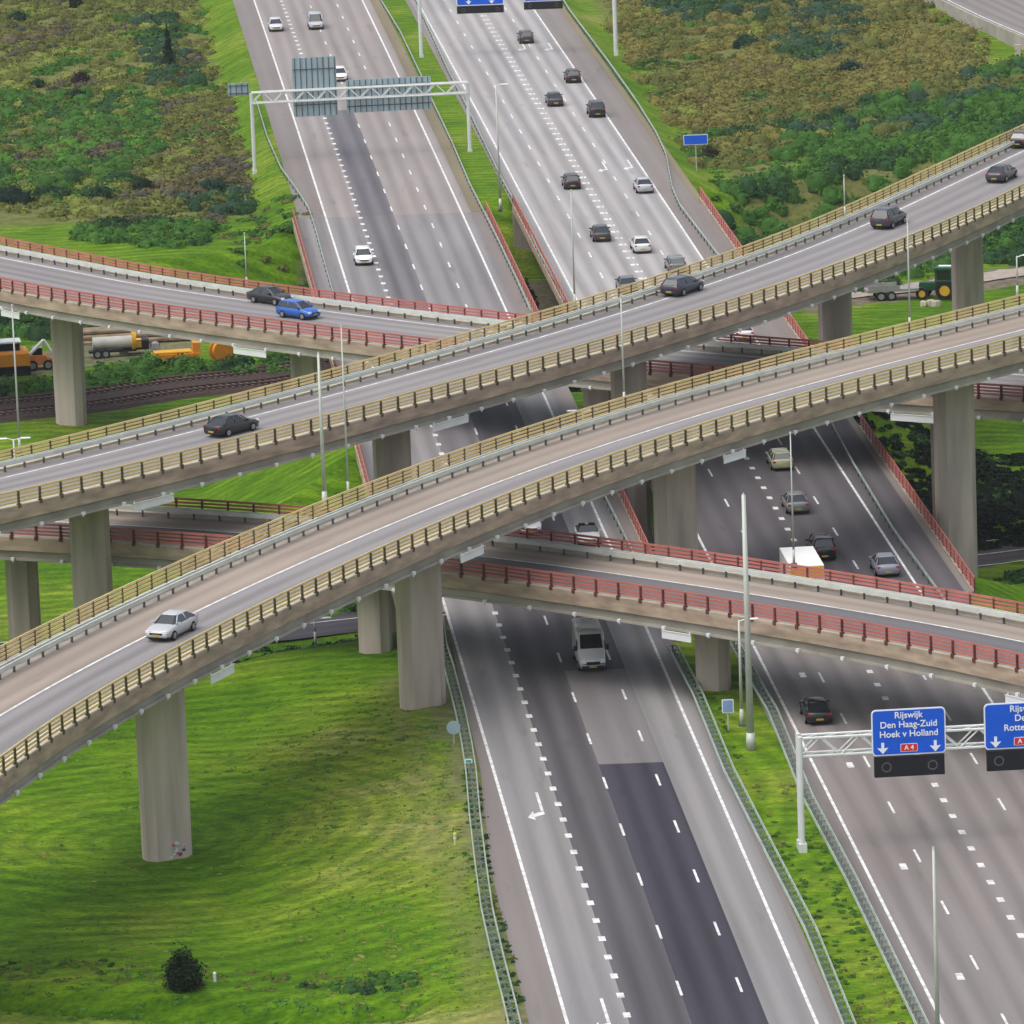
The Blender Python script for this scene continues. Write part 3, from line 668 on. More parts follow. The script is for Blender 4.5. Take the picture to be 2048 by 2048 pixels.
def truss(parent, L, hgt=1.1, dep=.9, zc=0, pan=1.3, r=.09):
    b = MB()
    for z in (-hgt/2, hgt/2):
        for y in (-dep/2, dep/2): b.bar((0, y, zc+z), (L, y, zc+z), r, 6)
    link('chord', b.mesh('chord', m_gant), parent)
    b = MB(); n = int(L/pan)
    for i in range(n):
        x0, x1 = i*L/n, (i+1)*L/n
        for y in (-dep/2, dep/2):
            s = hgt/2 if i % 2 else -hgt/2
            b.bar((x0, y, zc+s), (x1, y, zc-s), r*.6, 5)
        for z in (-hgt/2, hgt/2): b.bar((x0, -dep/2, zc+z), (x1, dep/2, zc+z), r*.5, 5)
    link('lattice', b.mesh('lattice', m_gant), parent)
def leg(parent, x, zb, ztop, two=True, r=.17):
    for y in ((-.45, .45) if two else (0,)):
        b = MB(); b.bar((x, y, zb), (x, y, ztop), r, 8); b.box((x, y, zb+.25), (.5, .5, .6)); link('leg', b.mesh('leg', m_gant), parent)
# near gantry over the outbound lanes
g0 = at(1604, 1700, 0); ga = math.atan2(-.0675, 1)*-1*0
gy = float(g0[1]); gx0 = float(g0[0])
GA = math.atan(.0675)
def solve_z(x, y, py):
    a, b_ = 0, 30
    for _ in range(40):
        h = (a+b_)/2
        if px_of(x, y, h)[1] > py: a = h
        else: b_ = h
    return h
zc = solve_z(gx0, gy, 1492)
gt = thing('sign_gantry', 'white lattice gantry with blue lane signs over the near outbound lanes', 'gantry', (gx0, gy, 0), GA, 'motorway gantries')
truss(gt, 22.5, 1.15, .9, zc, 1.25); leg(gt, 0, 0, zc+.7); leg(gt, 22.5, -1, zc+.7)
def lane_sign(gantry_loc, rz, dist, wid, hgt, ztop, lines, road, arrows, label, dy=-.62, lampbox=True, bh=1.28, boxw=None):
    M2 = Matrix.Rotation(rz, 3, 'Z'); p = Vector(gantry_loc)+M2 @ Vector((dist, dy, 0))
    t = thing('direction_sign', label, 'road sign', (p.x, p.y, ztop-hgt/2), rz, 'blue signs hung on the gantries')
    slab(wid, hgt, .28, -.02, .05, m_signw, 'border', t); slab(wid-.16, hgt-.16, .22, -.045, -.02, m_blue, 'panel', t)
    n = len(lines); top = hgt/2-.40
    for i, l in enumerate(lines): put_text(t, l, .58, 0, top-i*.60)
    if road:
        slab(.22*len(road)+.42, .52, .08, -.06, -.045, m_signw, 'route_shield', t, 0, -hgt/2+.46); slab(.22*len(road)+.36, .46, .07, -.07, -.06, m_signr, 'route_shield', t, 0, -hgt/2+.46)
        put_text(t, road, .42, 0, -hgt/2+.46, yo=-.085)
    for ax in arrows:
        b = MB(); zz = -hgt/2+.34; b.loft([[(ax-.35, yy, zz+.18), (ax, yy, zz-.22), (ax+.35, yy, zz+.18), (ax+.09, yy, zz+.14), (ax+.09, yy, zz+.5), (ax-.09, yy, zz+.5), (ax-.09, yy, zz+.14)][::-1] for yy in (-.06, -.045)])
        link('arrow', b.mesh('arrow', m_signw), t)
    if lampbox:
        bw = boxw or wid-.25; q = Vector((p.x, p.y, ztop-hgt-.08-bh/2))
        s = thing('lane_signal', 'black signal housing below the '+label.split(' cut')[0].replace(' over the far outbound lanes', '').replace(', Delft', '').replace(', Den Haag-Zuid', ''), 'lane signal', q, rz, 'black lane signals')
        c = MB(); c.box((0, .05, 0), (bw, .35, bh)); link('housing', c.mesh('housing', m_black), s)
        for k in (-bw/2+.75, bw/2-.75):
            c = MB(); N_ = 20
            for j in range(N_):
                a0, a1 = 2*math.pi*j/N_, 2*math.pi*(j+1)/N_
                for r0, r1 in ((.24*bh/1.28, .32*bh/1.28),):
                    c.face([(k+r0*math.cos(a0), -.135, r0*math.sin(a0)), (k+r0*math.cos(a1), -.135, r0*math.sin(a1)), (k+r1*math.cos(a1), -.135, r1*math.sin(a1)), (k+r1*math.cos(a0), -.135, r1*math.sin(a0))])
            link('lamp_ring', c.mesh('lamp_ring', m_dgrey), s)
    return t
def dist_for(px, y_, x0, z, rz):
    a, b_ = -30, 60
    for _ in range(50):
        m_ = (a+b_)/2; X_ = x0+m_*math.cos(rz); Y_ = y_+m_*math.sin(rz)
        if px_of(X_, Y_, z)[0] < px: a = m_
        else: b_ = m_
    return m_
d1 = dist_for(1815, gy, gx0, zc, GA)
def ztop_at(d_, py): X_ = gx0+d_*math.cos(GA); Y_ = gy+d_*math.sin(GA)-.62; return solve_z(X_, Y_, py)
z1 = ztop_at(d1, 1417); 
lane_sign((gx0, gy, 0), GA, d1, 4.65, 2.95, z1, ['Rijswijk', 'Den Haag-Zuid', 'Hoek v Holland'], 'A 4', (-1.65, 1.65), 'blue sign reading Rijswijk, Den Haag-Zuid and Hoek v Holland')
d2 = dist_for(2045, gy, gx0, zc, GA); z2 = ztop_at(d2, 1404)
lane_sign((gx0, gy, 0), GA, d2, 5.0, 2.95, z2, ['Rijswijk', 'Delft', 'Rotterdam'], 'A 13', (-1.8, 1.8), 'blue sign reading Rijswijk, Delft and Rotterdam cut by the frame')
# mid gantry, seen from behind, over the inbound lanes
g1 = at(509, 330, -.3); g1b = at(940, 303, 0)
L_ = float(np.linalg.norm(g1b-g1)); a1_ = math.atan2(g1b[1]-g1[1], g1b[0]-g1[0])
zt1 = solve_z(g1[0], g1[1], 196)
gm = thing('sign_gantry', 'white lattice gantry seen from behind over the far inbound lanes', 'gantry', (g1[0], g1[1], 0), a1_, 'motorway gantries')
truss(gm, L_, 1.15, .9, zt1, 1.15); leg(gm, 0, -1.4, zt1+.5, False, .22); leg(gm, L_, -.3, zt1+.5, False, .22)
def back_panel(px0, px1, py0, py1, label, dy=.6):
    dm = dist_for((px0+px1)/2, g1[1], g1[0], zt1, a1_); X_ = g1[0]+dm*math.cos(a1_); Y_ = g1[1]+dm*math.sin(a1_)+dy
    za, zb = solve_z(X_, Y_, py1), solve_z(X_, Y_, py0); wd = (px1-px0)/(CAM_F/math.hypot(Y_, CAM_H))
    t = thing('direction_sign', label, 'road sign', (X_, Y_, (za+zb)/2), a1_, 'sign backs on the far gantry')
    slab(wd, zb-za, .15, -.03, .03, m_back, 'panel', t)
    b = MB()
    for k in np.arange(-wd/2+.3, wd/2-.1, .62): b.box((k, -.07, 0), (.08, .08, zb-za-.1))
    for k in (-.3, .3): b.box((0, -.14, (zb-za)*k), (wd-.1, .06, .10))
    link('rib', b.mesh('rib', m_galvd), t)
back_panel(586, 674, 114, 232, 'tall grey back of a sign on the far gantry')
back_panel(692, 862, 156, 222, 'wide low grey back of a sign on the far gantry')
back_panel(456, 498, 166, 192, 'small bluish sign back at the left end of the far gantry')
# topmost gantry
g2 = at(843, 116, -.1); g2b = at(1232, 104, -.2); a2_ = math.atan2(g2b[1]-g2[1], g2b[0]-g2[0]); L2 = float(np.linalg.norm(g2b-g2))
zt2 = solve_z(g2[0], g2[1], -30)
gf = thing('sign_gantry', 'far gantry with blue signs over the outbound lanes at the top edge', 'gantry', (g2[0], g2[1], 0), a2_, 'motorway gantries')
truss(gf, L2, 1.15, .9, zt2, 1.3); leg(gf, 0, -.2, zt2+.5, False, .24); leg(gf, L2, -.6, zt2+.5, False, .28)
for (xa, xb, pb, lb) in ((912, 1006, 26, 'blue sign over the far outbound lanes, left of the pair'), (1046, 1124, 18, 'blue sign over the far outbound lanes, right of the pair')):
    dm = dist_for((xa+xb)/2, g2[1], g2[0], zt2, a2_); X_ = g2[0]+dm*math.cos(a2_); Y_ = g2[1]+dm*math.sin(a2_)-.62
    zb_ = solve_z(X_, Y_, pb); wd = (xb-xa)/(CAM_F/math.hypot(Y_, CAM_H))
    lane_sign((g2[0], g2[1], 0), a2_, dm, wd, 2.9, zb_+.98+2.9, [], '', (-1.4, 1.4), lb, bh=.9, boxw=wd-.05)
def small_sign(label, base, z, wd, hgt, zc_, m, name='road_sign', cat='road sign', rnd=False, posts=1, rz=0):
    p = at(base[0], base[1], z); t = thing(name, label, cat, (p[0], p[1], z), rz)
    b = MB()
    for k in ([0] if posts == 1 else [-wd/3, wd/3]): b.bar((k, 0, -.3), (k, 0, zc_), .06 if not rnd else .05, 8)
    link('post', b.mesh('post', m_pole), t)
    if rnd:
        b = MB(); b.bar((0, -.06, zc_), (0, -.10, zc_), wd/2, 20); link('plate', b.mesh('plate', m), t)
        b = MB(); b.box((0, -.03, zc_), (wd*.8, .04, .06)); link('bracket', b.mesh('bracket', m_galvd), t)
    else:
        slab(wd, hgt, .08, -.09, -.06, m_signw, 'border', t, 0, zc_); slab(wd-.12, hgt-.12, .06, -.11, -.09, m, 'plate', t, 0, zc_)
    return t
small_sign('blue sign on a grey post beside the scrub right of the motorway', (1393, 338), -1.0, 2.6, 1.1, 3.2, m_blue)
m_rback = mat('pale_blue_sign_back', (.34, .45, .50), .5, .2, var=.06)
small_sign('round grey sign on a thin pole beside the left guard rail', (909, 1505), -.6, .95, .95, 1.75, m_rback, rnd=True)
small_sign('small bluish sign on a thin post in the median near the thick lamp post', (1457, 1462), -.05, .8, .95, 1.75, mat('faded_blue', (.22, .32, .50), .5))
small_sign('low green marker on the left guard rail', (938, 1548), -.1, .5, .3, .9, mat('marker_green', (.05, .45, .30), .5))
def marker(label, px, py, z, m, r=.3, h=.5):
    p = at(px, py, z); z = zt(p[0], p[1]); t = thing('marker_post', label, 'marker post', (p[0], p[1], z))
    b = MB(); b.bar((0, 0, -.2), (0, 0, h), .09, 8); b.bar((0, 0, h), (0, 0, h+.10), .12, 8, r2=.05); link('post', b.mesh('post', m), t)
    b = MB(); b.bar((0, 0, h*.55), (0, 0, h*.75), .10, 8); link('band', b.mesh('band', m_panel), t)
marker('pale yellow marker on the dry grass beside the left guard rail', 911, 1706, -.6, mat('pale_yellow', (.60, .55, .22), .7), h=.7)
marker('white marker at the right of the dark lawn bush', 430, 1966, -1.5, m_panel, h=.5)
# graffiti on the nearest pier
pg = None
# ------------------------------------------------------------ vehicles
PAINT = {}
def paint(name, c, metal=.0):
    if name not in PAINT:
        m = mat('car_paint_'+name, c, .28, metal, .6, var=.04, scale=.4); m.node_tree.nodes['Principled BSDF'].inputs['Coat Weight'].default_value = .35; PAINT[name] = m
    return PAINT[name]
def ring(x, zb, zt_, hw, tuck=.9, sh=.10):
    h = zt_-zb
    return [(x, -hw*.90, zb), (x, -hw, zb+h*.35), (x, -hw*.99, zt_-sh), (x, -hw*tuck, zt_-.02), (x, -hw*.5, zt_+.015), (x, hw*.5, zt_+.015), (x, hw*tuck, zt_-.02), (x, hw*.99, zt_-sh), (x, hw, zb+h*.35), (x, hw*.90, zb)]
STY = {
 'sedan': dict(L=4.55, st=[(-2.27,.38,.80,.74),(-2.18,.26,.93,.84),(-1.2,.20,.97,.89),(0,.20,.95,.90),(.95,.20,.93,.89),(1.85,.24,.82,.85),(2.2,.30,.66,.76),(2.28,.36,.55,.66)], gl=(-1.85,-1.05,.30,1.05,.94,1.42,.83,.60)),
 'hatch': dict(L=4.1, st=[(-2.03,.38,.88,.76),(-1.96,.26,.98,.84),(-1.0,.20,.97,.87),(0,.20,.95,.88),(.95,.20,.93,.87),(1.65,.24,.82,.83),(1.98,.30,.66,.74),(2.05,.36,.55,.64)], gl=(-1.93,-1.55,.30,1.05,.95,1.47,.82,.60)),
 'wagon': dict(L=4.65, st=[(-2.32,.38,.88,.78),(-2.24,.26,.98,.85),(-1.2,.20,.97,.89),(0,.20,.95,.90),(.95,.20,.93,.89),(1.85,.24,.82,.85),(2.25,.30,.66,.76),(2.33,.36,.55,.66)], gl=(-2.2,-1.80,.30,1.08,.95,1.46,.83,.62)),
 'suv': dict(L=4.6, st=[(-2.3,.45,1.0,.80),(-2.22,.32,1.12,.88),(-1.2,.28,1.10,.92),(0,.28,1.08,.93),(1.0,.28,1.06,.92),(1.8,.30,.98,.89),(2.2,.36,.85,.82),(2.3,.42,.7,.72)], gl=(-2.2,-1.85,.30,1.05,1.08,1.72,.86,.66)),
 'mpv': dict(L=4.7, st=[(-2.35,.40,1.0,.80),(-2.27,.28,1.10,.88),(-1.2,.24,1.08,.92),(0,.24,1.06,.93),(1.2,.24,1.03,.92),(1.9,.26,.92,.88),(2.25,.32,.75,.80),(2.35,.38,.6,.70)], gl=(-2.3,-2.08,.55,1.5,1.05,1.85,.88,.72)),
}
CARS = {}
def wheel_set(t, xs, hw, r=.32):
    k = 'tyre%.2f' % r
    tm = bpy.data.meshes.get(k)
    if not tm:
        b = MB(); b.bar((0, -.1, 0), (0, .1, 0), r, 18); tm = b.mesh(k, m_tyre)
        b = MB(); b.bar((0, -.115, 0), (0, .115, 0), r*.62, 12); bpy.data.meshes[b.mesh(k+'_rim', m_rim).name].name = k+'_rim'
    rm = bpy.data.meshes[k+'_rim']
    for x in xs:
        for s in (-1, 1):
            w_ = link('wheel', tm, t, (x, s*(hw-.09), r)); link('rim', rm, w_)
def make_car(style, pn, pc, metal=0, convertible=False):
    d = STY[style]; st = d['st']; x0b, x0t, x1t, x1b, zb, zt_, hb, ht = d['gl']
    t = link('parked', None); pm = paint(pn, pc, metal)
    b = MB(); b.loft([ring(*s) for s in st]); link('body', b.mesh('body', pm, True), t)
    g = MB()
    n = 7
    def sec(z, f, grow=1):                       # plan outline of the glasshouse at height fraction f
        xa = x0b+(x0t-x0b)*f; xb = x1b+(x1t-x1b)*f; hw = hb+(ht-hb)*f
        return [(xa, -hw*.86, z), (xa+.12, -hw, z), (xb-.22, -hw, z), (xb, -hw*.72, z), (xb, hw*.72, z), (xb-.22, hw, z), (xa+.12, hw, z), (xa, hw*.86, z)]
    if not convertible:
        g.loft([sec(zb-.03, 0), sec(zt_-.06, 1)]); link('windows', g.mesh('windows', m_glass), t)
        r = MB(); top = sec(zt_-.065, .97); up = sec(zt_, 1.0); cx = (x0t+x1t)/2
        r.loft([[(p[0]*1.0, p[1]*1.015, p[2]) for p in top], [(p[0]*1.0, p[1]*1.0, zt_-.03) for p in up], [(cx+(p[0]-cx)*.88, p[1]*.85, zt_+.02) for p in up]])
        for s in (-1, 1):
            for (xa, xb) in ((x0b+.08, x0t+.05), (x1b-.12, x1t-.03), ((x0b+x1b)/2-.1, (x0t+x1t)/2-.05)):
                r.bar((xa, s*hb*.985, zb), (xb, s*ht*.985, zt_-.04), .045, 5)
        link('roof', r.mesh('roof', pm, True), t)
    else:
        g.loft([[(1.05, -.75, zb), (1.05, .75, zb), (1.0, .75, zb), (1.0, -.75, zb)], [(.45, -.6, 1.3), (.45, .6, 1.3), (.42, .6, 1.3), (.42, -.6, 1.3)]]); link('windscreen', g.mesh('windscreen', m_glass), t)
        r = MB(); r.loft([sec(zb-.02, 0), [(p[0]*.93, p[1]*.93, zb+.06) for p in sec(zb, .1)]]); 
        for s in (-.38, .38): r.box((-.35, s, zb+.18), (.16, .5, .5))
        link('cabin', r.mesh('cabin', m_black), t)
    xf, xr = st[-2][0], st[1][0]
    for s in (-1, 1):
        h = MB(); h.box((xf-.02, s*.60, .66 if style not in ('suv', 'mpv') else .80), (.16, .30, .15)); link('headlight', h.mesh('headlight', m_head), t)
        h = MB(); h.box((xr-.03, s*.68, .80 if style not in ('suv', 'mpv') else .98), (.12, .24, .17)); link('taillight', h.mesh('taillight', m_tail), t)
        h = MB(); h.box((x1b-.28, s*(hb+.12), zb+.05), (.12, .2, .12)); link('wing_mirror', h.mesh('wing_mirror', pm), t)
    for x in (st[0][0]-.01, st[-1][0]+.01):
        h = MB(); h.box((x, 0, .46), (.03, .5, .12)); link('number_plate', h.mesh('number_plate', m_plate), t)
    b = MB(); b.box(((st[0][0]+st[-1][0])/2, 0, .30), (st[-1][0]-st[0][0]-.35, 1.5, .18)); b.box((st[-1][0]-.02, 0, .55), (.06, .9, .12)); link('underbody', b.mesh('underbody', m_black), t)
    wheel_set(t, (-d['L']*.29, d['L']*.305), st[3][3])
    return t
def place(t, label, x, y, z, rz, cat='car', name=None, group=None, first=[]):
    t.name = name or 'car'; t.location = (x, y, z); t.rotation_euler = (0, 0, rz); return tag(t, label, cat, group)
def car(style, pn, pc, label, px, py, direction, metal=0, conv=False, ramp=None, z=0.0, anchor='near', group=None):
    key = (style, pn, conv)
    if key in CARS: t = copy_tree(CARS[key])
    else: t = CARS[key] = make_car(style, pn, pc, metal, conv)
    L = STY[style]['L']
    if ramp is None:
        p = at(px, py, z); d = RD(p[1])*direction
        c = Vector((p[0], p[1]))+Vector((RD(p[1]).x, RD(p[1]).y))*(L/2-.1)
        rz = math.atan2(d.y, d.x)
        return place(t, label, c.x, c.y, z+.01, rz, group=group or ('cars on the inbound carriageway' if direction < 0 else 'cars on the outbound carriageway'))
    p = at(px, py, ramp.z); best = min(ramp.path, key=lambda q: (q[0][0]-p[0])**2+(q[0][1]-p[1])**2); s = best[1]
    d = Vector((s[1], -s[0]))*direction
    return place(t, label, p[0], p[1], ramp.z+.02, math.atan2(d.y, d.x), group=group or 'cars on the ramps')
BLK, DGR, GRY, SIL, WHT, BLU, CRM, NVY = (.008,.008,.010), (.035,.035,.045), (.10,.10,.12), (.42,.43,.45), (.78,.78,.78), (.012,.10,.42), (.36,.38,.24), (.02,.025,.05)
car('hatch', 'pale', (.55,.55,.56), 'small pale car in the far left inbound lane at the top edge', 553, 64, -1)
car('hatch', 'white', WHT, 'tiny white car just beyond the far gantry', 681, 164, -1)
car('hatch', 'white', WHT, 'white hatchback on the inbound lanes, left of the white blocks, above the red ramp', 729, 532, -1)
car('hatch', 'white', WHT, 'white car half hidden by the red railing in the gap under the near ramp', 1063, 1072, -1)
car('sedan', 'whitehood', (.45,.46,.45), 'open topped pale car with black cabin beside the red railing', 1180, 1094, -1, conv=True)
for st, pn, pc, lb, px, py in (
  ('hatch','charcoal',DGR,'dark car nearest the blue signs at the top of the outbound lanes',1054,88), ('hatch','black',BLK,'black car beside the right edge line, behind the topmost one',1148,167),
  ('sedan','charcoal',DGR,'dark grey saloon in the second lane left of a black car',1112,214), ('suv','black',BLK,'black car touching the right edge line above the blue roadside sign height',1196,236),
  ('hatch','black',BLK,'small black car left of the double white blocks level with a white car',1146,380), ('sedan','silver',SIL,'white silver saloon by the right edge line near the bent guard rail',1291,388),
  ('sedan','charcoal',DGR,'dark saloon just left of the white blocks, above the yellow ramp',1205,485), ('sedan','pearl',(.60,.62,.58),'pale saloon on the outbound lanes just above the yellow ramp',1286,508),
  ('sedan','grey',GRY,'grey car partly hidden behind the far yellow railing, left one',1258,589), ('wagon','greygreen',(.13,.15,.14),'grey green car partly hidden behind the far yellow railing, right one',1356,548),
  ('sedan','rose',(.68,.60,.60),'pinkish white car seen in the gap below the upper yellow ramp',1490,684),
  ('wagon','cream',CRM,'cream estate car in shade under the nearest yellow ramp',1566,943), ('sedan','midgrey',(.17,.175,.18),'mid grey saloon on the outbound lanes between cream car and truck',1597,1030),
  ('suv','black',BLK,'black car with pale roof stripe just right of the white truck',1650,1124), ('sedan','bluegrey',(.22,.23,.28),'blue grey saloon by the right edge line above the lower red ramp',1777,1156),
  ('sedan','black',BLK,'black car with a pale rear window behind the near gantry',1640,1452)):
    car(st, pn, pc, lb, px, py, 1)
car('sedan', 'black', BLK, 'long black saloon at the left of the upper yellow ramp', 464, 866, 1, ramp=rY1)
car('wagon', 'navy', NVY, 'dark navy car in the middle of the upper yellow ramp', 1366, 586, 1, ramp=rY1)
car('suv', 'charcoal', DGR, 'charcoal car on the upper yellow ramp below the dark hedge', 1778, 452, 1, ramp=rY1)
car('sedan', 'charcoal', DGR, 'dark saloon on the upper yellow ramp near the right frame edge', 2004, 360, 1, ramp=rY1)
car('hatch', 'black', BLK, 'black car on the upper yellow ramp cut by the right frame edge', 2048, 292, 1, ramp=rY1)
car('sedan', 'silver', SIL, 'silver saloon driving on the nearest yellow ramp', 344, 1270, -1, ramp=rY2)
car('sedan', 'black', BLK, 'black saloon tailing the blue car on the red ramp', 542, 606, 1, ramp=rR1)
car('hatch', 'blue', BLU, 'bright blue hatchback on the upper left red ramp', 598, 635, 1, ramp=rR1)
car('mpv', 'palegrey', (.40,.42,.44), 'grey people carrier with a pale roof at the top of the inbound lanes', 633, 60, -1)
# silver van
def vring(x, zb, z1, hw): return [(x, -hw*.94, zb), (x, -hw, zb+.3), (x, -hw*.985, z1-.18), (x, -hw*.90, z1-.03), (x, 0, z1+.02), (x, hw*.90, z1-.03), (x, hw*.985, z1-.18), (x, hw, zb+.3), (x, hw*.94, zb)]
def make_van(pm, L=6.2, H=2.65):
    t = link('van', None); h = L/2; b = MB()
    b.loft([vring(-h, .42, H-.05, .93), vring(-h+.08, .32, H, .98), vring(h-2.0, .32, H, .99), vring(h-1.75, .32, H-.10, .98), vring(h-.95, .32, 1.45, .96), vring(h-.80, .32, 1.32, .95), vring(h-.2, .34, 1.05, .90), vring(h, .42, .80, .80)])
    link('body', b.mesh('body', pm, True), t)
    def on(x): f = (x-(h-1.75))/.8; return (H-.10)*(1-f)+1.45*f
    g = MB(); xa, xb = h-1.66, h-1.02; g.face([(xb+.02, -.80, on(xb)+.03), (xb+.02, .80, on(xb)+.03), (xa+.02, .74, on(xa)+.03), (xa+.02, -.74, on(xa)+.03)]); link('windscreen', g.mesh('windscreen', m_glass), t)
    for s in (-1, 1):
        g = MB(); g.box((h-1.75, s*.985, 1.75), (.85, .03, .6)); link('side_window', g.mesh('side_window', m_glass), t)
        g = MB(); g.box((h-.10, s*.68, .92), (.22, .32, .24)); link('headlight', g.mesh('headlight', m_head), t)
        g = MB(); g.box((h-1.2, s*1.12, 1.6), (.14, .24, .34)); link('wing_mirror', g.mesh('wing_mirror', m_black), t)
        g = MB(); g.box((-h-.01, s*.86, 1.2), (.05, .14, .5)); link('taillight', g.mesh('taillight', m_tail), t)
    g = MB(); g.box((h-.0, 0, .72), (.08, .95, .22)); g.box((h+.0, 0, .45), (.1, 1.6, .2)); link('grille', g.mesh('grille', m_black), t)
    g = MB(); g.box((h+.07, 0, .48), (.03, .5, .12)); link('number_plate', g.mesh('number_plate', m_plate), t)
    g = MB(); 
    for x in np.arange(-h+.5, h-2.1, .75): g.box((x, 0, H+.03), (.07, 1.5, .04))
    link('roof_rib', g.mesh('roof_rib', pm), t)
    g = MB(); g.box((0, 0, .35), (L-.5, 1.7, .2)); link('underbody', g.mesh('underbody', m_black), t)
    wheel_set(t, (-L*.27, L*.33), .99, .36); return t
p = at(1187, 1347, 0); d = RD(p[1]); v = make_van(paint('vansilver', (.66,.67,.66)))
place(v, 'tall silver van alone on the near inbound lanes below the lower red ramp', p[0]+d.x*3.1, p[1]+d.y*3.1, .01, math.atan2(-d.y, -d.x), 'van', 'van')
# box truck
t = thing('box_truck', 'truck with a bright white roof and orange rear behind the red railing', 'truck'); 
b = MB(); b.box((-.7, 0, 2.15), (6.6, 2.5, 2.5)); link('cargo_box', b.mesh('cargo_box', mat('truck_white', (.82,.82,.80), .5, var=.03)), t)
b = MB(); b.box((-4.03, 0, 2.9), (.05, 2.45, .9)); link('rear_panel', b.mesh('rear_panel', m_yellowm), t)
b = MB(); b.box((-4.03, 0, 1.6), (.05, 2.3, 1.3)); link('rear_door', b.mesh('rear_door', m_panel), t)
b = MB(); b.loft([[(2.7, -1.15, .5), (4.2, -1.15, .5), (4.2, 1.15, .5), (2.7, 1.15, .5)], [(2.7, -1.15, 1.6), (4.15, -1.15, 1.6), (4.15, 1.15, 1.6), (2.7, 1.15, 1.6)], [(2.7, -1.05, 2.6), (3.7, -1.05, 2.6), (3.7, 1.05, 2.6), (2.7, 1.05, 2.6)]]); link('cab', b.mesh('cab', m_yellowm), t)
b = MB(); b.face([(4.17, -.95, 1.68), (4.17, .95, 1.68), (3.80, .9, 2.45), (3.80, -.9, 2.45)]); link('windscreen', b.mesh('windscreen', m_glass), t)
b = MB(); b.box((0, 0, .7), (7.6, .9, .35)); link('chassis', b.mesh('chassis', m_black), t)
wheel_set(t, (-2.6, 3.3), 1.2, .46)
p = at(1614, 1132, 3.4); d = RD(p[1]); t.location = (p[0]+d.x*4.0, p[1]+d.y*4.0, .01); t.rotation_euler = (0, 0, math.atan2(d.y, d.x))

# ------------------------------------------------------------ yard machines left, tractor and trailer right
def ground_thing(name, label, cat, px, py, rz, z=-6.5, group=None):
    p = at(px, py, z); return thing(name, label, cat, (p[0], p[1], zt(p[0], p[1])), rz, group)
t = ground_thing('excavator', 'orange machine with a white roof at the left frame edge', 'excavator', 20, 748, .15)
b = MB(); b.loft([[(-1.9, -1.4, .9), (1.9, -1.4, .9), (1.9, 1.4, .9), (-1.9, 1.4, .9)], [(-1.9, -1.4, 2.1), (1.9, -1.4, 2.1), (1.9, 1.4, 2.1), (-1.9, 1.4, 2.1)], [(-1.7, -1.2, 2.4), (1.7, -1.2, 2.4), (1.7, 1.2, 2.4), (-1.7, 1.2, 2.4)]]); link('body', b.mesh('body', m_orange), t)
b = MB(); b.box((-.2, 0, 2.75), (2.4, 2.0, .75)); link('cab_window', b.mesh('cab_window', m_glass), t)
b = MB(); b.box((-.2, 0, 3.2), (2.7, 2.2, .14)); link('roof', b.mesh('roof', m_panel), t)
for s in (-1, 1):
    b = MB(); b.loft([[(-1.9, s*1.3-.3, .5), (-1.9, s*1.3+.3, .5), (-1.6, s*1.3+.3, .95), (-1.6, s*1.3-.3, .95)], [(1.9, s*1.3-.3, .5), (1.9, s*1.3+.3, .5), (1.6, s*1.3+.3, .95), (1.6, s*1.3-.3, .95)]]); b.box((0, s*1.3, .4), (3.8, .6, .8)); link('crawler', b.mesh('crawler', m_tyre), t)
b = MB(); b.bar((1.8, 0, 1.6), (3.4, 0, 3.1), .16); b.bar((3.4, 0, 3.1), (4.6, 0, 1.0), .13); link('arm', b.mesh('arm', m_panel), t)
b = MB(); b.loft([[(4.3, -.5, .9), (4.9, -.5, 1.0), (4.9, .5, 1.0), (4.3, .5, .9)], [(4.2, -.5, .3), (5.2, -.5, .3), (5.2, .5, .3), (4.2, .5, .3)]]); link('bucket', b.mesh('bucket', m_orange), t)
t = ground_thing('loader', 'small rust orange loader just left of the leftmost red ramp pier', 'loader', 82, 738, .1)
b = MB(); b.loft([[(-1.3, -.8, .5), (1.1, -.8, .5), (1.1, .8, .5), (-1.3, .8, .5)], [(-1.2, -.75, 1.5), (.5, -.75, 1.4), (.5, .75, 1.4), (-1.2, .75, 1.5)]]); b.bar((.8, 0, 1.0), (2.0, 0, .5), .15); b.box((2.2, 0, .4), (.3, 1.9, .8)); link('body', b.mesh('body', mat('rust_orange', (.50, .16, .04), .6, var=.25)), t)
b = MB(); b.box((-.3, 0, 1.8), (1.0, 1.2, .7)); link('cab', b.mesh('cab', m_glass), t); wheel_set(t, (-.8, .7), .95, .5)
t = ground_thing('tank_trailer', 'pale cylindrical tank with a yellow end standing right of the left red ramp pier', 'tank', 232, 716, .12)
b = MB(); b.bar((-2.2, 0, 1.4), (1.6, 0, 1.4), .6, 20); link('tank', b.mesh('tank', mat('dusty_tank', (.40, .39, .36), .7, var=.2), False), t)
b = MB(); b.bar((1.6, 0, 1.5), (2.0, 0, 1.5), .98, 20, r2=.85); link('end_cap', b.mesh('end_cap', m_yellowm), t)
b = MB(); b.box((-.3, 0, .6), (4.6, .9, .2)); link('frame', b.mesh('frame', m_black), t); wheel_set(t, (-1.8, -1.0), .8, .42)
t = ground_thing('compact_roller', 'dark machine with a yellow panel beside the pale tank', 'machine', 272, 708, .1)
b = MB(); b.box((0, 0, .9), (2.6, 1.3, .9)); b.box((1.9, 0, .6), (.9, 1.1, .5)); link('body', b.mesh('body', m_black), t)
b = MB(); b.box((-.2, -.68, 1.0), (1.5, .06, .6)); b.box((-.2, 0, 1.37), (1.5, 1.0, .06)); link('side_panel', b.mesh('side_panel', m_yellowm), t)
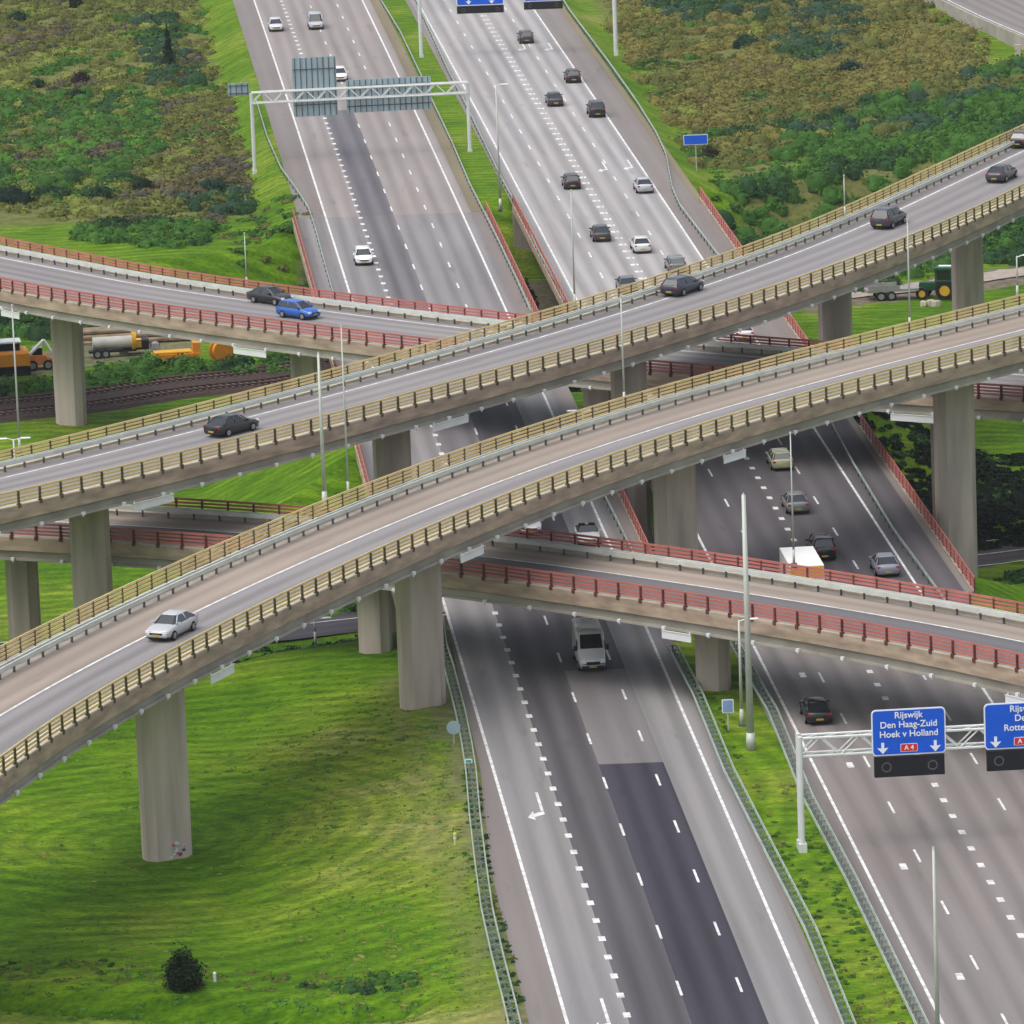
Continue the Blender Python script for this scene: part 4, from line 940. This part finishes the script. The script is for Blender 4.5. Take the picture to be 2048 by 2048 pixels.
b = MB(); b.bar((1.9, -.6, .5), (1.9, .6, .5), .5, 14); b.bar((-1.2, -.6, .5), (-1.2, .6, .5), .5, 14); link('roller', b.mesh('roller', m_steel), t)
b = MB(); b.bar((1.1, 0, 1.3), (1.1, 0, 2.2), .05); b.box((1.0, 0, 2.2), (.5, .5, .1)); link('mast', b.mesh('mast', m_steel), t)
t = ground_thing('flatbed_trailer', 'long low orange trailer in front of the stacked pipes', 'trailer', 352, 728, .14)
b = MB(); b.box((0, 0, .85), (4.6, 1.8, .35)); b.box((-2.6, 0, .7), (.9, .3, .2)); b.box((2.0, 0, 1.5), (.7, 1.5, 1.0)); link('bed', b.mesh('bed', m_orange), t)
b = MB(); 
for y_ in (-.5, 0, .5): b.bar((-2.1, y_, 1.15), (1.5, y_, 1.15), .12, 8)
link('load', b.mesh('load', m_yellowm), t); wheel_set(t, (-.4, .5), .95, .38)
t = ground_thing('cable_reel', 'round orange reel at the right end of the yard', 'reel', 443, 722, .5)
for y_ in (-.55, .45):
    b = MB(); b.bar((0, y_, 1.05), (0, y_+.12, 1.05), 1.05, 22); link('flange', b.mesh('flange', m_orange), t)
b = MB(); b.bar((0, -.5, 1.05), (0, .5, 1.05), .75, 18); link('drum', b.mesh('drum', m_yellowm), t)
t = ground_thing('pipe_stack', 'stack of long brown pipes lying behind the yard machines', 'pipes', 300, 682, .13)
b = MB()
for r_ in range(3):
    for k in range(5-r_): b.bar((-7, k*.6+r_*.3, .3+r_*.5), (7, k*.6+r_*.3, .3+r_*.5), .28, 8)
link('pipes', b.mesh('pipes', mat('pipe_brown', (.23, .17, .11), .7, var=.35)), t, kind='stuff')
t = ground_thing('tractor', 'green tractor with yellow wheel hubs beside the trailer', 'tractor', 1878, 592, 2.9, -6.5)
b = MB(); b.loft([[(-.9, -.6, .9), (2.0, -.45, .9), (2.0, .45, .9), (-.9, .6, .9)], [(-.9, -.6, 1.7), (1.9, -.4, 1.6), (1.9, .4, 1.6), (-.9, .6, 1.7)]]); b.box((-.6, 0, 3.05), (1.9, 1.75, .22)); 
for sx in (-1.35, .2):
    for sy in (-.75, .75): b.bar((sx, sy, 1.6), (sx, sy, 3.0), .07)
for s in (-1, 1): b.box((-.8, s*.95, 1.85), (1.6, .55, .12))
link('body', b.mesh('body', m_tracg), t)
b = MB(); b.box((-.6, 0, 2.3), (1.45, 1.35, 1.3)); link('cab_window', b.mesh('cab_window', m_glass), t)
b = MB(); b.box((-.6, -.4, 3.19), (1.3, .7, .05)); link('roof_hatch', b.mesh('roof_hatch', m_panel), t)
for x, r in ((-.8, .95), (1.5, .62)):
    for s in (-1, 1):
        b = MB(); b.bar((x, s*.8, r), (x, s*1.3, r), r, 20); w_ = link('wheel', b.mesh('wheel', m_tyre), t)
        b = MB(); b.bar((x, s*.78, r), (x, s*1.33, r), r*.55, 16); link('hub', b.mesh('hub', m_yellowm), w_)
t = ground_thing('farm_trailer', 'low grey twin axle trailer parked behind the tractor', 'trailer', 1783, 597, .1, -6.5)
b = MB(); b.box((0, 0, 1.0), (5.2, 2.0, .25)); b.box((-.9, -.98, 1.3), (3.2, .06, .5)); b.box((-.9, .98, 1.3), (3.2, .06, .5)); b.bar((2.5, 0, 1.0), (4.1, 0, .75), .08); link('bed', b.mesh('bed', m_steel), t)
wheel_set(t, (-1.2, -.15), 1.1, .48)
for (px, py, lb) in ((1955, 700, 0),): pass
t = ground_thing('kerb_stones', 'small pale heap of stones on the grass below the tractor', 'stones', 1860, 612, 0, -6.5)
b = MB()
for k in range(14):
    a = rng.uniform(-1, 1, 3); b.box((a[0]*1.0, a[1]*.7, .15+.15*abs(a[2])), tuple(rng.uniform(.3, .6, 3)), M=Matrix.Rotation(float(rng.uniform(0, 3)), 3, 'Z'))
link('stones', b.mesh('stones', m_kerb), t, kind='stuff')

# ------------------------------------------------------------ vegetation
def leafmesh(name, cen, rad, hei, tint, leaves=40, size=.34, core=True, shell=(.7, 1.08)):
    cen = np.asarray(cen, float); n = len(cen); rad = np.asarray(rad, float); hei = np.asarray(hei, float); tint = np.asarray(tint, float)
    k = leaves; N = n*k
    th = rng.uniform(0, 2*np.pi, (n, k)); cz = rng.uniform(-.05, 1, (n, k)); sr = np.sqrt(np.clip(1-cz**2, 0, 1))
    d = np.stack([sr*np.cos(th), sr*np.sin(th), cz], -1)
    lump = 1+.22*np.sin(th*3+rng.uniform(0, 6, (n, 1)))*sr+.18*np.sin(th*5+cz*6+rng.uniform(0, 6, (n, 1)))
    q = rng.uniform(shell[0], shell[1], (n, k))*lump
    P = cen[:, None, :]+d*np.stack([rad, rad, hei], -1)[:, None, :]*q[..., None]
    P = P.reshape(-1, 3); nd = (d+rng.normal(0, .55, d.shape)+np.array([0, 0, .35])).reshape(-1, 3); nd /= np.linalg.norm(nd, axis=1)[:, None]
    a = np.cross(nd, rng.normal(0, 1, (N, 3))); a /= np.linalg.norm(a, axis=1)[:, None]; b = np.cross(nd, a)
    s = (size*rng.uniform(.55, 1.3, N))[:, None]*.5; asp = rng.uniform(.5, 1.0, N)[:, None]
    V = np.stack([P-a*s-b*s*asp, P+a*s-b*s*asp, P+a*s*.7+b*s*asp, P-a*s*.7+b*s*asp], 1).reshape(-1, 3)
    br = rng.uniform(.80, 1.22, (n, k, 1)); hue = rng.normal(0, .07, (n, k, 1))*np.array([1.0, .2, .3])
    Cc = np.clip(tint[:, None, :]*(br+hue), .002, 1).reshape(-1, 3); Cc = np.repeat(Cc, 4, 0)
    F = np.arange(N*4).reshape(N, 4)
    if core:
        m = 8; an = np.arange(m)*2*np.pi/m
        rr = rng.uniform(.6, .85, (n, 2, m))
        base = np.stack([cen[:, None, 0]+rad[:, None]*rr[:, 0]*np.cos(an), cen[:, None, 1]+rad[:, None]*rr[:, 0]*np.sin(an), np.repeat(cen[:, 2:3]-.3, m, 1)], -1)
        mid = np.stack([cen[:, None, 0]+rad[:, None]*.75*rr[:, 1]*np.cos(an), cen[:, None, 1]+rad[:, None]*.75*rr[:, 1]*np.sin(an), np.repeat(cen[:, 2:3]+hei[:, None]*.6, m, 1)], -1)
        top = cen+np.stack([0*hei, 0*hei, hei*.82], -1)
        cv = np.concatenate([base, mid, top[:, None, :]], 1).reshape(-1, 3); o = len(V)+np.arange(n)[:, None]*(2*m+1)
        j = np.arange(m); j2 = (j+1) % m
        f1 = np.stack([o+j, o+j2, o+m+j2, o+m+j], -1).reshape(-1, 4); f2 = np.stack([o+m+j, o+m+j2, o+2*m+0*j], -1).reshape(-1, 3)
        V = np.concatenate([V, cv]); Cc = np.concatenate([Cc, np.repeat(tint*.9, 2*m+1, 0)])
        quads = np.concatenate([F, f1]); tris = f2
    else: quads, tris = F, np.zeros((0, 3), int)
    me = bpy.data.meshes.new(name); me.vertices.add(len(V)); me.vertices.foreach_set('co', V.astype(np.float32).ravel())
    li = np.concatenate([quads.ravel(), tris.ravel()]).astype(np.int32); me.loops.add(len(li)); me.loops.foreach_set('vertex_index', li)
    ls = np.concatenate([np.arange(len(quads))*4, len(quads)*4+np.arange(len(tris))*3]).astype(np.int32)
    me.polygons.add(len(ls)); me.polygons.foreach_set('loop_start', ls); me.update(calc_edges=True); me.validate()
    ca = me.color_attributes.new('tint', 'FLOAT_COLOR', 'POINT'); ca.data.foreach_set('color', np.concatenate([Cc, np.ones((len(Cc), 1))], 1).astype(np.float32).ravel())
    me.materials.append(m_leaf); return me
def fbm(x, y, s, seed=0):
    r = np.random.default_rng(seed); v = 0
    for o in range(4):
        f = 2**o/s
        for _ in range(3):
            a = r.uniform(0, 6.28); v = v+np.sin((x*math.cos(a)+y*math.sin(a))*f*r.uniform(.7, 1.3)+r.uniform(0, 6.28))/(1.6**o)
    return v/4.0
PAL = {'black': (.006, .016, .006), **{k: tuple(c*1.30 for c in v) for k, v in {'green': (.040, .105, .016), 'dgreen': (.022, .058, .018), 'bright': (.065, .160, .020), 'olive': (.095, .105, .026), 'brown': (.100, .086, .036), 'gold': (.138, .128, .034), 'teal': (.028, .062, .034), 'yell': (.150, .175, .035), 'grey': (.075, .070, .050)}.items()}}  # black: deep shade put into the leaf colour
def region(name, label, polys, dens, leaves=72, size=.26):
    """polys: (pixel polygon, z, palette weights, radius range, height factor, density)"""
    C_l, R_l, H_l, T_l = [], [], [], []
    for poly, z, pal, rr, hf, dn in polys:
        W_ = np.array([at(a, b_, z) for a, b_ in poly]); lo, hi = W_.min(0), W_.max(0)
        n = int((hi[0]-lo[0])*(hi[1]-lo[1])*dn*dens)
        x = rng.uniform(lo[0], hi[0], n); y = rng.uniform(lo[1], hi[1], n); k = inpoly(x, y, W_); x, y = x[k], y[k]
        names = list(pal); f = np.clip((fbm(x, y, 9, 3)+fbm(x, y, 3.2, 5)*.6)*.55+.5+rng.normal(0, .06, len(x)), 0, .999)
        cum = np.cumsum([pal[q] for q in names]); cum = cum/cum[-1]; ii = np.searchsorted(cum, f); ii = np.clip(ii, 0, len(names)-1)
        base = np.array([PAL[q] for q in names])[ii]*rng.uniform(.85, 1.18, (len(x), 1))
        r = rng.uniform(rr[0], rr[1], len(x))*(1+.35*fbm(x, y, 5, 9)); r = np.clip(r, .25, None)
        C_l.append(np.stack([x, y, terrain(x, y)-.05], -1)); R_l.append(r); H_l.append(r*hf*rng.uniform(.7, 1.35, len(x))); T_l.append(base)
    me = leafmesh(name, np.concatenate(C_l), np.concatenate(R_l), np.concatenate(H_l), np.concatenate(T_l), leaves, size)
    o = link(name, me); tag(o, label, 'undergrowth', None, 'stuff'); return o
LF = [(-80, -60), (385, -60), (402, 0), (432, 120), (455, 190), (484, 290), (508, 400), (500, 428), (430, 455), (345, 466), (170, 450), (0, 420), (-80, 400)]
region('undergrowth', 'rough scrub of green and brown bushes left of the motorway', [
    (LF, -1.8, {'green': 1.2, 'yell': 1.0, 'olive': 2.0, 'grey': .8, 'brown': 1.1}, (.7, 1.5), .60, .26),
    ([(-60, 200), (150, 190), (310, 195), (330, 300), (230, 390), (-60, 410)], -1.8, {'dgreen': 1, 'green': 2.4, 'bright': .8, 'olive': .4}, (.9, 1.7), .75, .28),
    ([(330, 220), (455, 200), (500, 330), (505, 400), (380, 400), (320, 300)], -1.8, {'brown': 2, 'olive': 1.2, 'gold': .5, 'grey': 1}, (.7, 1.4), .55, .25),
    ([(330, 380), (420, 360), (510, 380), (505, 425), (400, 435)], -1.8, {'dgreen': 1.5, 'teal': 1, 'brown': .6}, (.8, 1.6), .9, .3),
    ([(270, 50), (345, 30), (365, 110), (430, 170), (300, 175)], -1.8, {'dgreen': 1, 'teal': 1.5, 'olive': .5}, (.9, 1.6), .9, .25),
], 1.0)
RF = [(1200, -60), (1228, 60), (1240, 112), (1290, 185), (1345, 262), (1385, 335), (1500, 338), (1600, 300), (1720, 245), (1860, 190), (1960, 140), (1975, 90), (1880, 30), (1840, -60)]
region('undergrowth', 'golden brown and green scrub right of the motorway', [
    (RF, -1.8, {'dgreen': .3, 'green': .7, 'olive': 1.5, 'gold': 2.3, 'yell': .9, 'brown': .9}, (.8, 1.6), .65, .27),
    ([(1280, -50), (1510, -50), (1480, 30), (1380, 50), (1300, 30)], -1.8, {'dgreen': 2, 'teal': 1.2, 'green': .6}, (1.0, 1.9), .9, .3),
    ([(1500, 0), (1680, -40), (1740, 60), (1640, 140), (1560, 110)], -1.8, {'dgreen': 1.4, 'teal': 1.2, 'olive': 1, 'grey': .6}, (1.0, 1.8), .8, .28),
    ([(1360, 130), (1560, 120), (1860, 140), (1800, 210), (1600, 225), (1480, 290), (1390, 250)], -1.8, {'olive': .8, 'gold': 2.4, 'brown': 1.2, 'dgreen': .4}, (.8, 1.5), .65, .25),
    ([(1540, 300), (1650, 240), (1800, 200), (2050, 130), (2100, 190), (2010, 300), (1800, 330), (1720, 345), (1690, 300), (1560, 330)], -1.8, {'dgreen': 1.8, 'green': 1.8, 'teal': .6, 'olive': .5}, (1.0, 1.9), 1.0, .32),
], 1.0)
region('undergrowth', 'dark green bushes crowding the bank behind the upper yellow ramp', [
    ([(1430, 400), (1560, 385), (1690, 330), (1830, 300), (2000, 230), (2100, 170), (2100, 420), (1700, 540), (1480, 520)], -3.5, {'dgreen': 2.0, 'green': 2.0, 'teal': .3, 'bright': .6}, (.9, 1.7), .95, .30),
    ([(1400, 340), (1700, 330), (1640, 380), (1420, 410)], -2.5, {'bright': 1.5, 'green': 1, 'yell': .6}, (.5, 1.0), .4, .25),
    ([(1960, 440), (2120, 400), (2120, 530), (1960, 530)], -6.3, {'dgreen': 2, 'green': 1}, (.8, 1.5), .9, .35),
], 1.0)
region('undergrowth', 'near black planting added as deep shade, and low green bushes, right of the outbound bridge', [
    ([(1690, 900), (1760, 880), (2120, 880), (2120, 1048), (1960, 1062), (1850, 1080), (1790, 1010)], -5.0, {'black': 2.5, 'dgreen': .3}, (.45, .8), .45, 1.7),  # slope shade painted as near-black leaves, planting added for it
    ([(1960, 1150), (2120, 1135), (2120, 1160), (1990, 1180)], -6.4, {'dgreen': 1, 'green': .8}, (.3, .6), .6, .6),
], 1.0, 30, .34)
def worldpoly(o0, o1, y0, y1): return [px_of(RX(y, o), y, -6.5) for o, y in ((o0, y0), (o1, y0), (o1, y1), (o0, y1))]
region('undergrowth', 'near black planting added as deep shade in the gap between the two motorway bridges', [
    (worldpoly(14.6, 17.4, 538, 622), -6.5, {'black': 1}, (.5, .9), 1.0, 1.1), (worldpoly(14.6, 17.4, 448, 504), -6.5, {'black': 1}, (.5, .9), 1.0, 1.1)], 1.0, 30, .3)  # darkness of the gap painted as added near-black leaves
region('undergrowth', 'band of bright green bushes along the back of the upper left red ramp', [
    ([(150, 468), (300, 470), (430, 478), (445, 505), (330, 525), (160, 508)], -3.0, {'bright': 1.4, 'green': 2, 'dgreen': .8}, (.8, 1.4), .8, .34),
    ([(430, 500), (600, 470), (640, 560), (560, 575), (430, 545)], -4.5, {'dgreen': 1.2, 'green': 1.4, 'olive': .8}, (.5, 1.0), .35, .22),
], 1.0)
region('undergrowth', 'bushes between the yard and the railway', [
    ([(-60, 760), (110, 765), (180, 740), (300, 725), (420, 728), (520, 715), (640, 700), (640, 745), (440, 752), (300, 772), (180, 778), (-60, 800)], -6.4, {'dgreen': 1.6, 'green': 1.8, 'teal': .8}, (.5, 1.1), .9, .55),
    ([(-60, 600), (60, 610), (220, 640), (220, 668), (60, 660), (-60, 650)], -5.5, {'dgreen': 2, 'green': 1}, (.8, 1.5), .9, .45),
], 1.0)
region('undergrowth', 'dark hedge strip between the two lower roads under the nearest ramp', [
    ([(430, 1292), (560, 1282), (735, 1268), (735, 1300), (520, 1322), (400, 1335)], -6.0, {'dgreen': 2, 'green': .8}, (.4, .8), .55, .9),
    ([(560, 1228), (735, 1205), (735, 1222), (560, 1242)], -6.4, {'dgreen': 2, 'green': 1}, (.4, .8), .6, .9),
], 1.0, 26, .3)
region('weeds', 'dark leafy weeds in the ditch across the near lawn', [
    ([(600, 1985), (700, 1975), (830, 1985), (835, 2008), (760, 2016), (640, 2003)], -1.7, {'dgreen': 2, 'green': 1.5}, (.22, .48), .8, 2.2),
    ([(-20, 1925), (150, 1935), (320, 1955), (320, 1968), (150, 1960), (-20, 1955)], -1.7, {'dgreen': 1.4, 'green': 1.4, 'olive': 1}, (.2, .4), .5, .9),
    ([(520, 1962), (640, 1972), (640, 1986), (520, 1976)], -1.7, {'olive': 1.5, 'green': 1.4}, (.2, .35), .5, 1.0),
], 1.0, 30, .13)
region('weeds', 'rough grass and yellow flowering weeds along the median and guard rails', [
    ([(1400, 1350), (1462, 1500), (1560, 1700), (1720, 2060), (1760, 2060), (1570, 1680), (1475, 1500), (1420, 1370)], -.1, {'green': 2, 'yell': 1, 'olive': .7}, (.10, .22), .7, 1.8),
    ([(1580, 1560), (1700, 1800), (1830, 2060), (1790, 2060), (1660, 1800), (1560, 1580)], -.1, {'green': 2, 'yell': 1.2, 'olive': .8}, (.10, .24), .7, 1.8),
    ([(940, 1520), (962, 1720), (1045, 2060), (1020, 2060), (948, 1780), (925, 1560)], -.3, {'green': 2, 'dgreen': 1, 'olive': .8}, (.10, .26), .9, 2.4),
    ([(958, 1560), (985, 1760), (1060, 2050), (1050, 2055), (975, 1800), (950, 1600)], -.1, {'dgreen': 2, 'olive': .8}, (.08, .2), .9, 2.2),
], 1.0, 16, .12)
region('grass_tufts', 'loose longer tufts of grass scattered over the near lawn', [
    ([(-40, 1400), (340, 1420), (700, 1360), (900, 1500), (930, 1700), (1000, 2080), (-40, 2080)], -1.5, {'green': 1.2, 'bright': 1.6, 'yell': 1.2}, (.12, .45), .16, 1.1),
    ([(500, 1500), (900, 1480), (960, 1900), (990, 2080), (700, 2080), (560, 1800)], -1.5, {'yell': 1.6, 'olive': .7, 'bright': 1}, (.10, .35), .2, 1.2),
    ([(-40, 1925), (830, 1985), (850, 2015), (-40, 1975)], -2, {'green': 1, 'olive': 1.5, 'dgreen': .8}, (.15, .4), .4, 1.4)], 1.0, 22, .11)
def shrub(label, px, py, z, r, h, col, leaves=420, size=.22, cat='bush', name='bush', trunk=True, cone=False):
    p = at(px, py, z); z0 = zt(p[0], p[1]); t = thing(name, label, cat, (p[0], p[1], z0), group='bushes standing out on their own')
    n = 9 if not cone else 7; cs, rs, hs, ts = [], [], [], []
    for i in range(n):
        a = rng.uniform(0, 6.28); q = rng.uniform(0, .55)*r
        if cone: f = i/(n-1); cs.append((rng.normal(0, .1), rng.normal(0, .1), h*f*.82)); rs.append(r*(1.05-.8*f)); hs.append(h*.28)
        else: cs.append((q*math.cos(a), q*math.sin(a), rng.uniform(.0, .3)*h)); rs.append(r*rng.uniform(.45, .75)); hs.append(h*rng.uniform(.45, .8))
        ts.append(np.array(col)*rng.uniform(.7, 1.3))
    link('crown', leafmesh('crown', cs, rs, hs, ts, leaves//n+10, size, True, (.6, 1.18)), t)
    b = MB(); b.bar((0, 0, -.3), (0, 0, h*.6), .09*r+.05, 7, r2=.04)
    for k in range(5):
        a = k*1.3; b.bar((0, 0, h*.15), (r*.5*math.cos(a), r*.5*math.sin(a), h*.6), .05, 5, r2=.02)
    link('trunk', b.mesh('trunk', m_bark), t)
shrub('dark rounded bush standing alone on the lawn at the bottom left', 368, 1978, -1.5, 1.42, 2.4, (.014, .030, .010), 5200, .15)
shrub('reddish brown round bush in the upper left scrub', 163, 164, -1.8, 1.3, 1.6, (.035, .018, .018), 500)
shrub('dark green bush just below the reddish one in the upper left scrub', 157, 196, -1.8, 1.5, 1.4, (.012, .04, .016), 500)
shrub('tall narrow dark conifer in the scrub left of the inbound lanes', 337, 132, -1.8, 1.0, 4.6, (.012, .035, .018), 700, cone=True, cat='tree', name='conifer')
shrub('dark bush in the extreme upper left scrub', 38, 44, -1.8, 1.6, 1.8, (.015, .035, .015), 500)
shrub('dark bush at the top edge left of the pale clearing', 152, 14, -1.8, 1.3, 2.4, (.016, .032, .018), 500)
shrub('low dark bush at the left of the scrub below the conifer line', 74, 172, -1.8, 1.1, 1.2, (.016, .048, .018), 400)
shrub('blackish thicket at the left frame edge above the grass bank', 20, 408, -1.8, 3.0, 2.2, (.010, .024, .014), 1000)
shrub('dark thicket right of the blackish one', 105, 396, -1.8, 2.2, 1.6, (.016, .045, .018), 800)
shrub('dark bushy clump above the green hedge band', 205, 398, -1.8, 1.7, 1.5, (.014, .042, .016), 700)
shrub('very dark bush beside the brown scrub in the left field', 282, 374, -1.8, 1.9, 1.5, (.012, .030, .012), 700)
shrub('long low dark bush directly above the bright green hedge band', 240, 458, -1.9, 3.4, 1.1, (.016, .045, .012), 1100)
shrub('second low dark bush above the bright green hedge band', 305, 456, -1.9, 2.8, 1.0, (.018, .050, .014), 900)
shrub('teal tinted bush at the left edge of the far inbound guard rail', 425, 388, -1.8, 2.0, 1.7, (.018, .050, .030), 800)
shrub('dark bush in the middle of the golden scrub', 1492, 98, -1.8, 2.1, 1.8, (.014, .045, .030), 700)
shrub('dark bush at the left border of the golden scrub', 1418, 318, -1.8, 1.4, 1.5, (.025, .022, .010), 600)
shrub('dark green bush among the gold at the right field centre', 1570, 262, -1.8, 1.7, 1.5, (.018, .065, .012), 700)
shrub('large dark bush near the right end of the golden scrub', 1702, 150, -1.8, 2.0, 1.8, (.014, .042, .026), 700)
shrub('orange tinted shrub at the head of the dark median gap', 1010, 428, -.3, 1.1, .9, (.17, .10, .02), 500, .2)

# second roadway at the top right corner with its low wall
t = thing('ramp_viaduct', 'grey road with a low pale wall crossing the top right corner', 'overpass')
W_ = [at(1840, -22, -.6), at(1880, 2, -.6), at(1950, 36, -.6), at(2048, 78, -.6), at(2160, 118, -.6), at(2300, 160, -.6)]
pth = railing_path([(q[0], q[1], -.6) for q in W_], 3.0)
b = MB(); b.sweep(pth, [(0, .35), (-.3, .35), (-.3, -1.6), (12, -1.6), (12, .35), (11.7, .35), (11.7, 0), (0, 0)], closed=True, caps=True); link('deck', b.mesh('deck', m_girder), t)
A = [(p[0]+s[0]*.01, p[1]+s[1]*.01, p[2]+.006) for p, s in pth]; B = [(p[0]+s[0]*11.69, p[1]+s[1]*11.69, p[2]+.006) for p, s in pth]
b = MB(); b.quad_strip(B, A, 0, [(11, i*3) for i in range(len(A))], [(0, i*3) for i in range(len(A))]); link('lane_surface', b.mesh('lane_surface', RM['brown']), t)
b = MB(); b.quad_strip([(p[0]+s[0]*1.2, p[1]+s[1]*1.2, p[2]+.012) for p, s in pth], [(p[0]+s[0]*1.0, p[1]+s[1]*1.0, p[2]+.012) for p, s in pth]); link('edge_line', b.mesh('edge_line', m_white), t)
for q in (2040, 2110):
    b = MB(); c = at(q, 128, -2); z0 = zt(*c); b.box((c[0], c[1]+3, (z0-.5)/2+0), (.7, .5, abs(z0)+.4)); link('pier', b.mesh('pier', m_conc), t)
g = None
# graffiti on the foot of the nearest pier
pr = [c for c in rY2.obj.children if c.name.startswith('pier') and 'label' in c][0]
ob = pr.data.vertices; vs = np.array([tuple(v.co) for v in ob]); base = vs[:8]
i0, i1 = 0, 1
pa, pb_ = Vector(base[0]), Vector(base[1]); pa.z += .4; pb_.z += .4; nrm = (pb_-pa).cross(Vector((0, 0, 1))).normalized()
b = MB(); cols = [mat('graffiti_red', (.55, .12, .14), .7), mat('graffiti_white', (.6, .6, .62), .7), mat('graffiti_dark', (.08, .08, .12), .7), mat('graffiti_teal', (.30, .42, .42), .7)]
for k in range(26):
    u = rng.uniform(.45, .92); h = rng.uniform(.25, 1.35)*(1 if u > .6 else .8); c = pa.lerp(pb_, u)+Vector((0, 0, h))+nrm*(.008+.0006*k); r_ = rng.uniform(.05, .16); n_ = rng.integers(5, 8)
    tx = (pb_-pa).normalized(); ang = rng.uniform(0, 6)
    b.face([tuple(c+tx*(r_*rng.uniform(.6, 1.5)*math.cos(2*math.pi*j/n_+ang))+Vector((0, 0, 1))*(r_*rng.uniform(.5, 1.2)*math.sin(2*math.pi*j/n_+ang))) for j in range(n_)], int(rng.integers(0, 4)))
link('graffiti', b.mesh('graffiti', cols), pr)
bpy.context.view_layer.update()

# ------------------------------------------------------------ thin summer haze
hm = bpy.data.materials.new('haze'); hm.use_nodes = True; hn = hm.node_tree; hn.nodes.remove(hn.nodes['Principled BSDF'])
pv = hn.nodes.new('ShaderNodeVolumePrincipled'); pv.inputs['Color'].default_value = (.86, .90, .95, 1); pv.inputs['Density'].default_value = .00005; pv.inputs['Anisotropy'].default_value = .2
hn.links.new(pv.outputs[0], hn.nodes['Material Output'].inputs['Volume'])
b = MB(); b.box((0, 2750, 48.5), (10400, 8900, 117)); o = link('haze', b.mesh('haze', hm), kind='stuff'); o['label'] = 'thin pale haze in the air over the interchange'; o['category'] = 'haze'
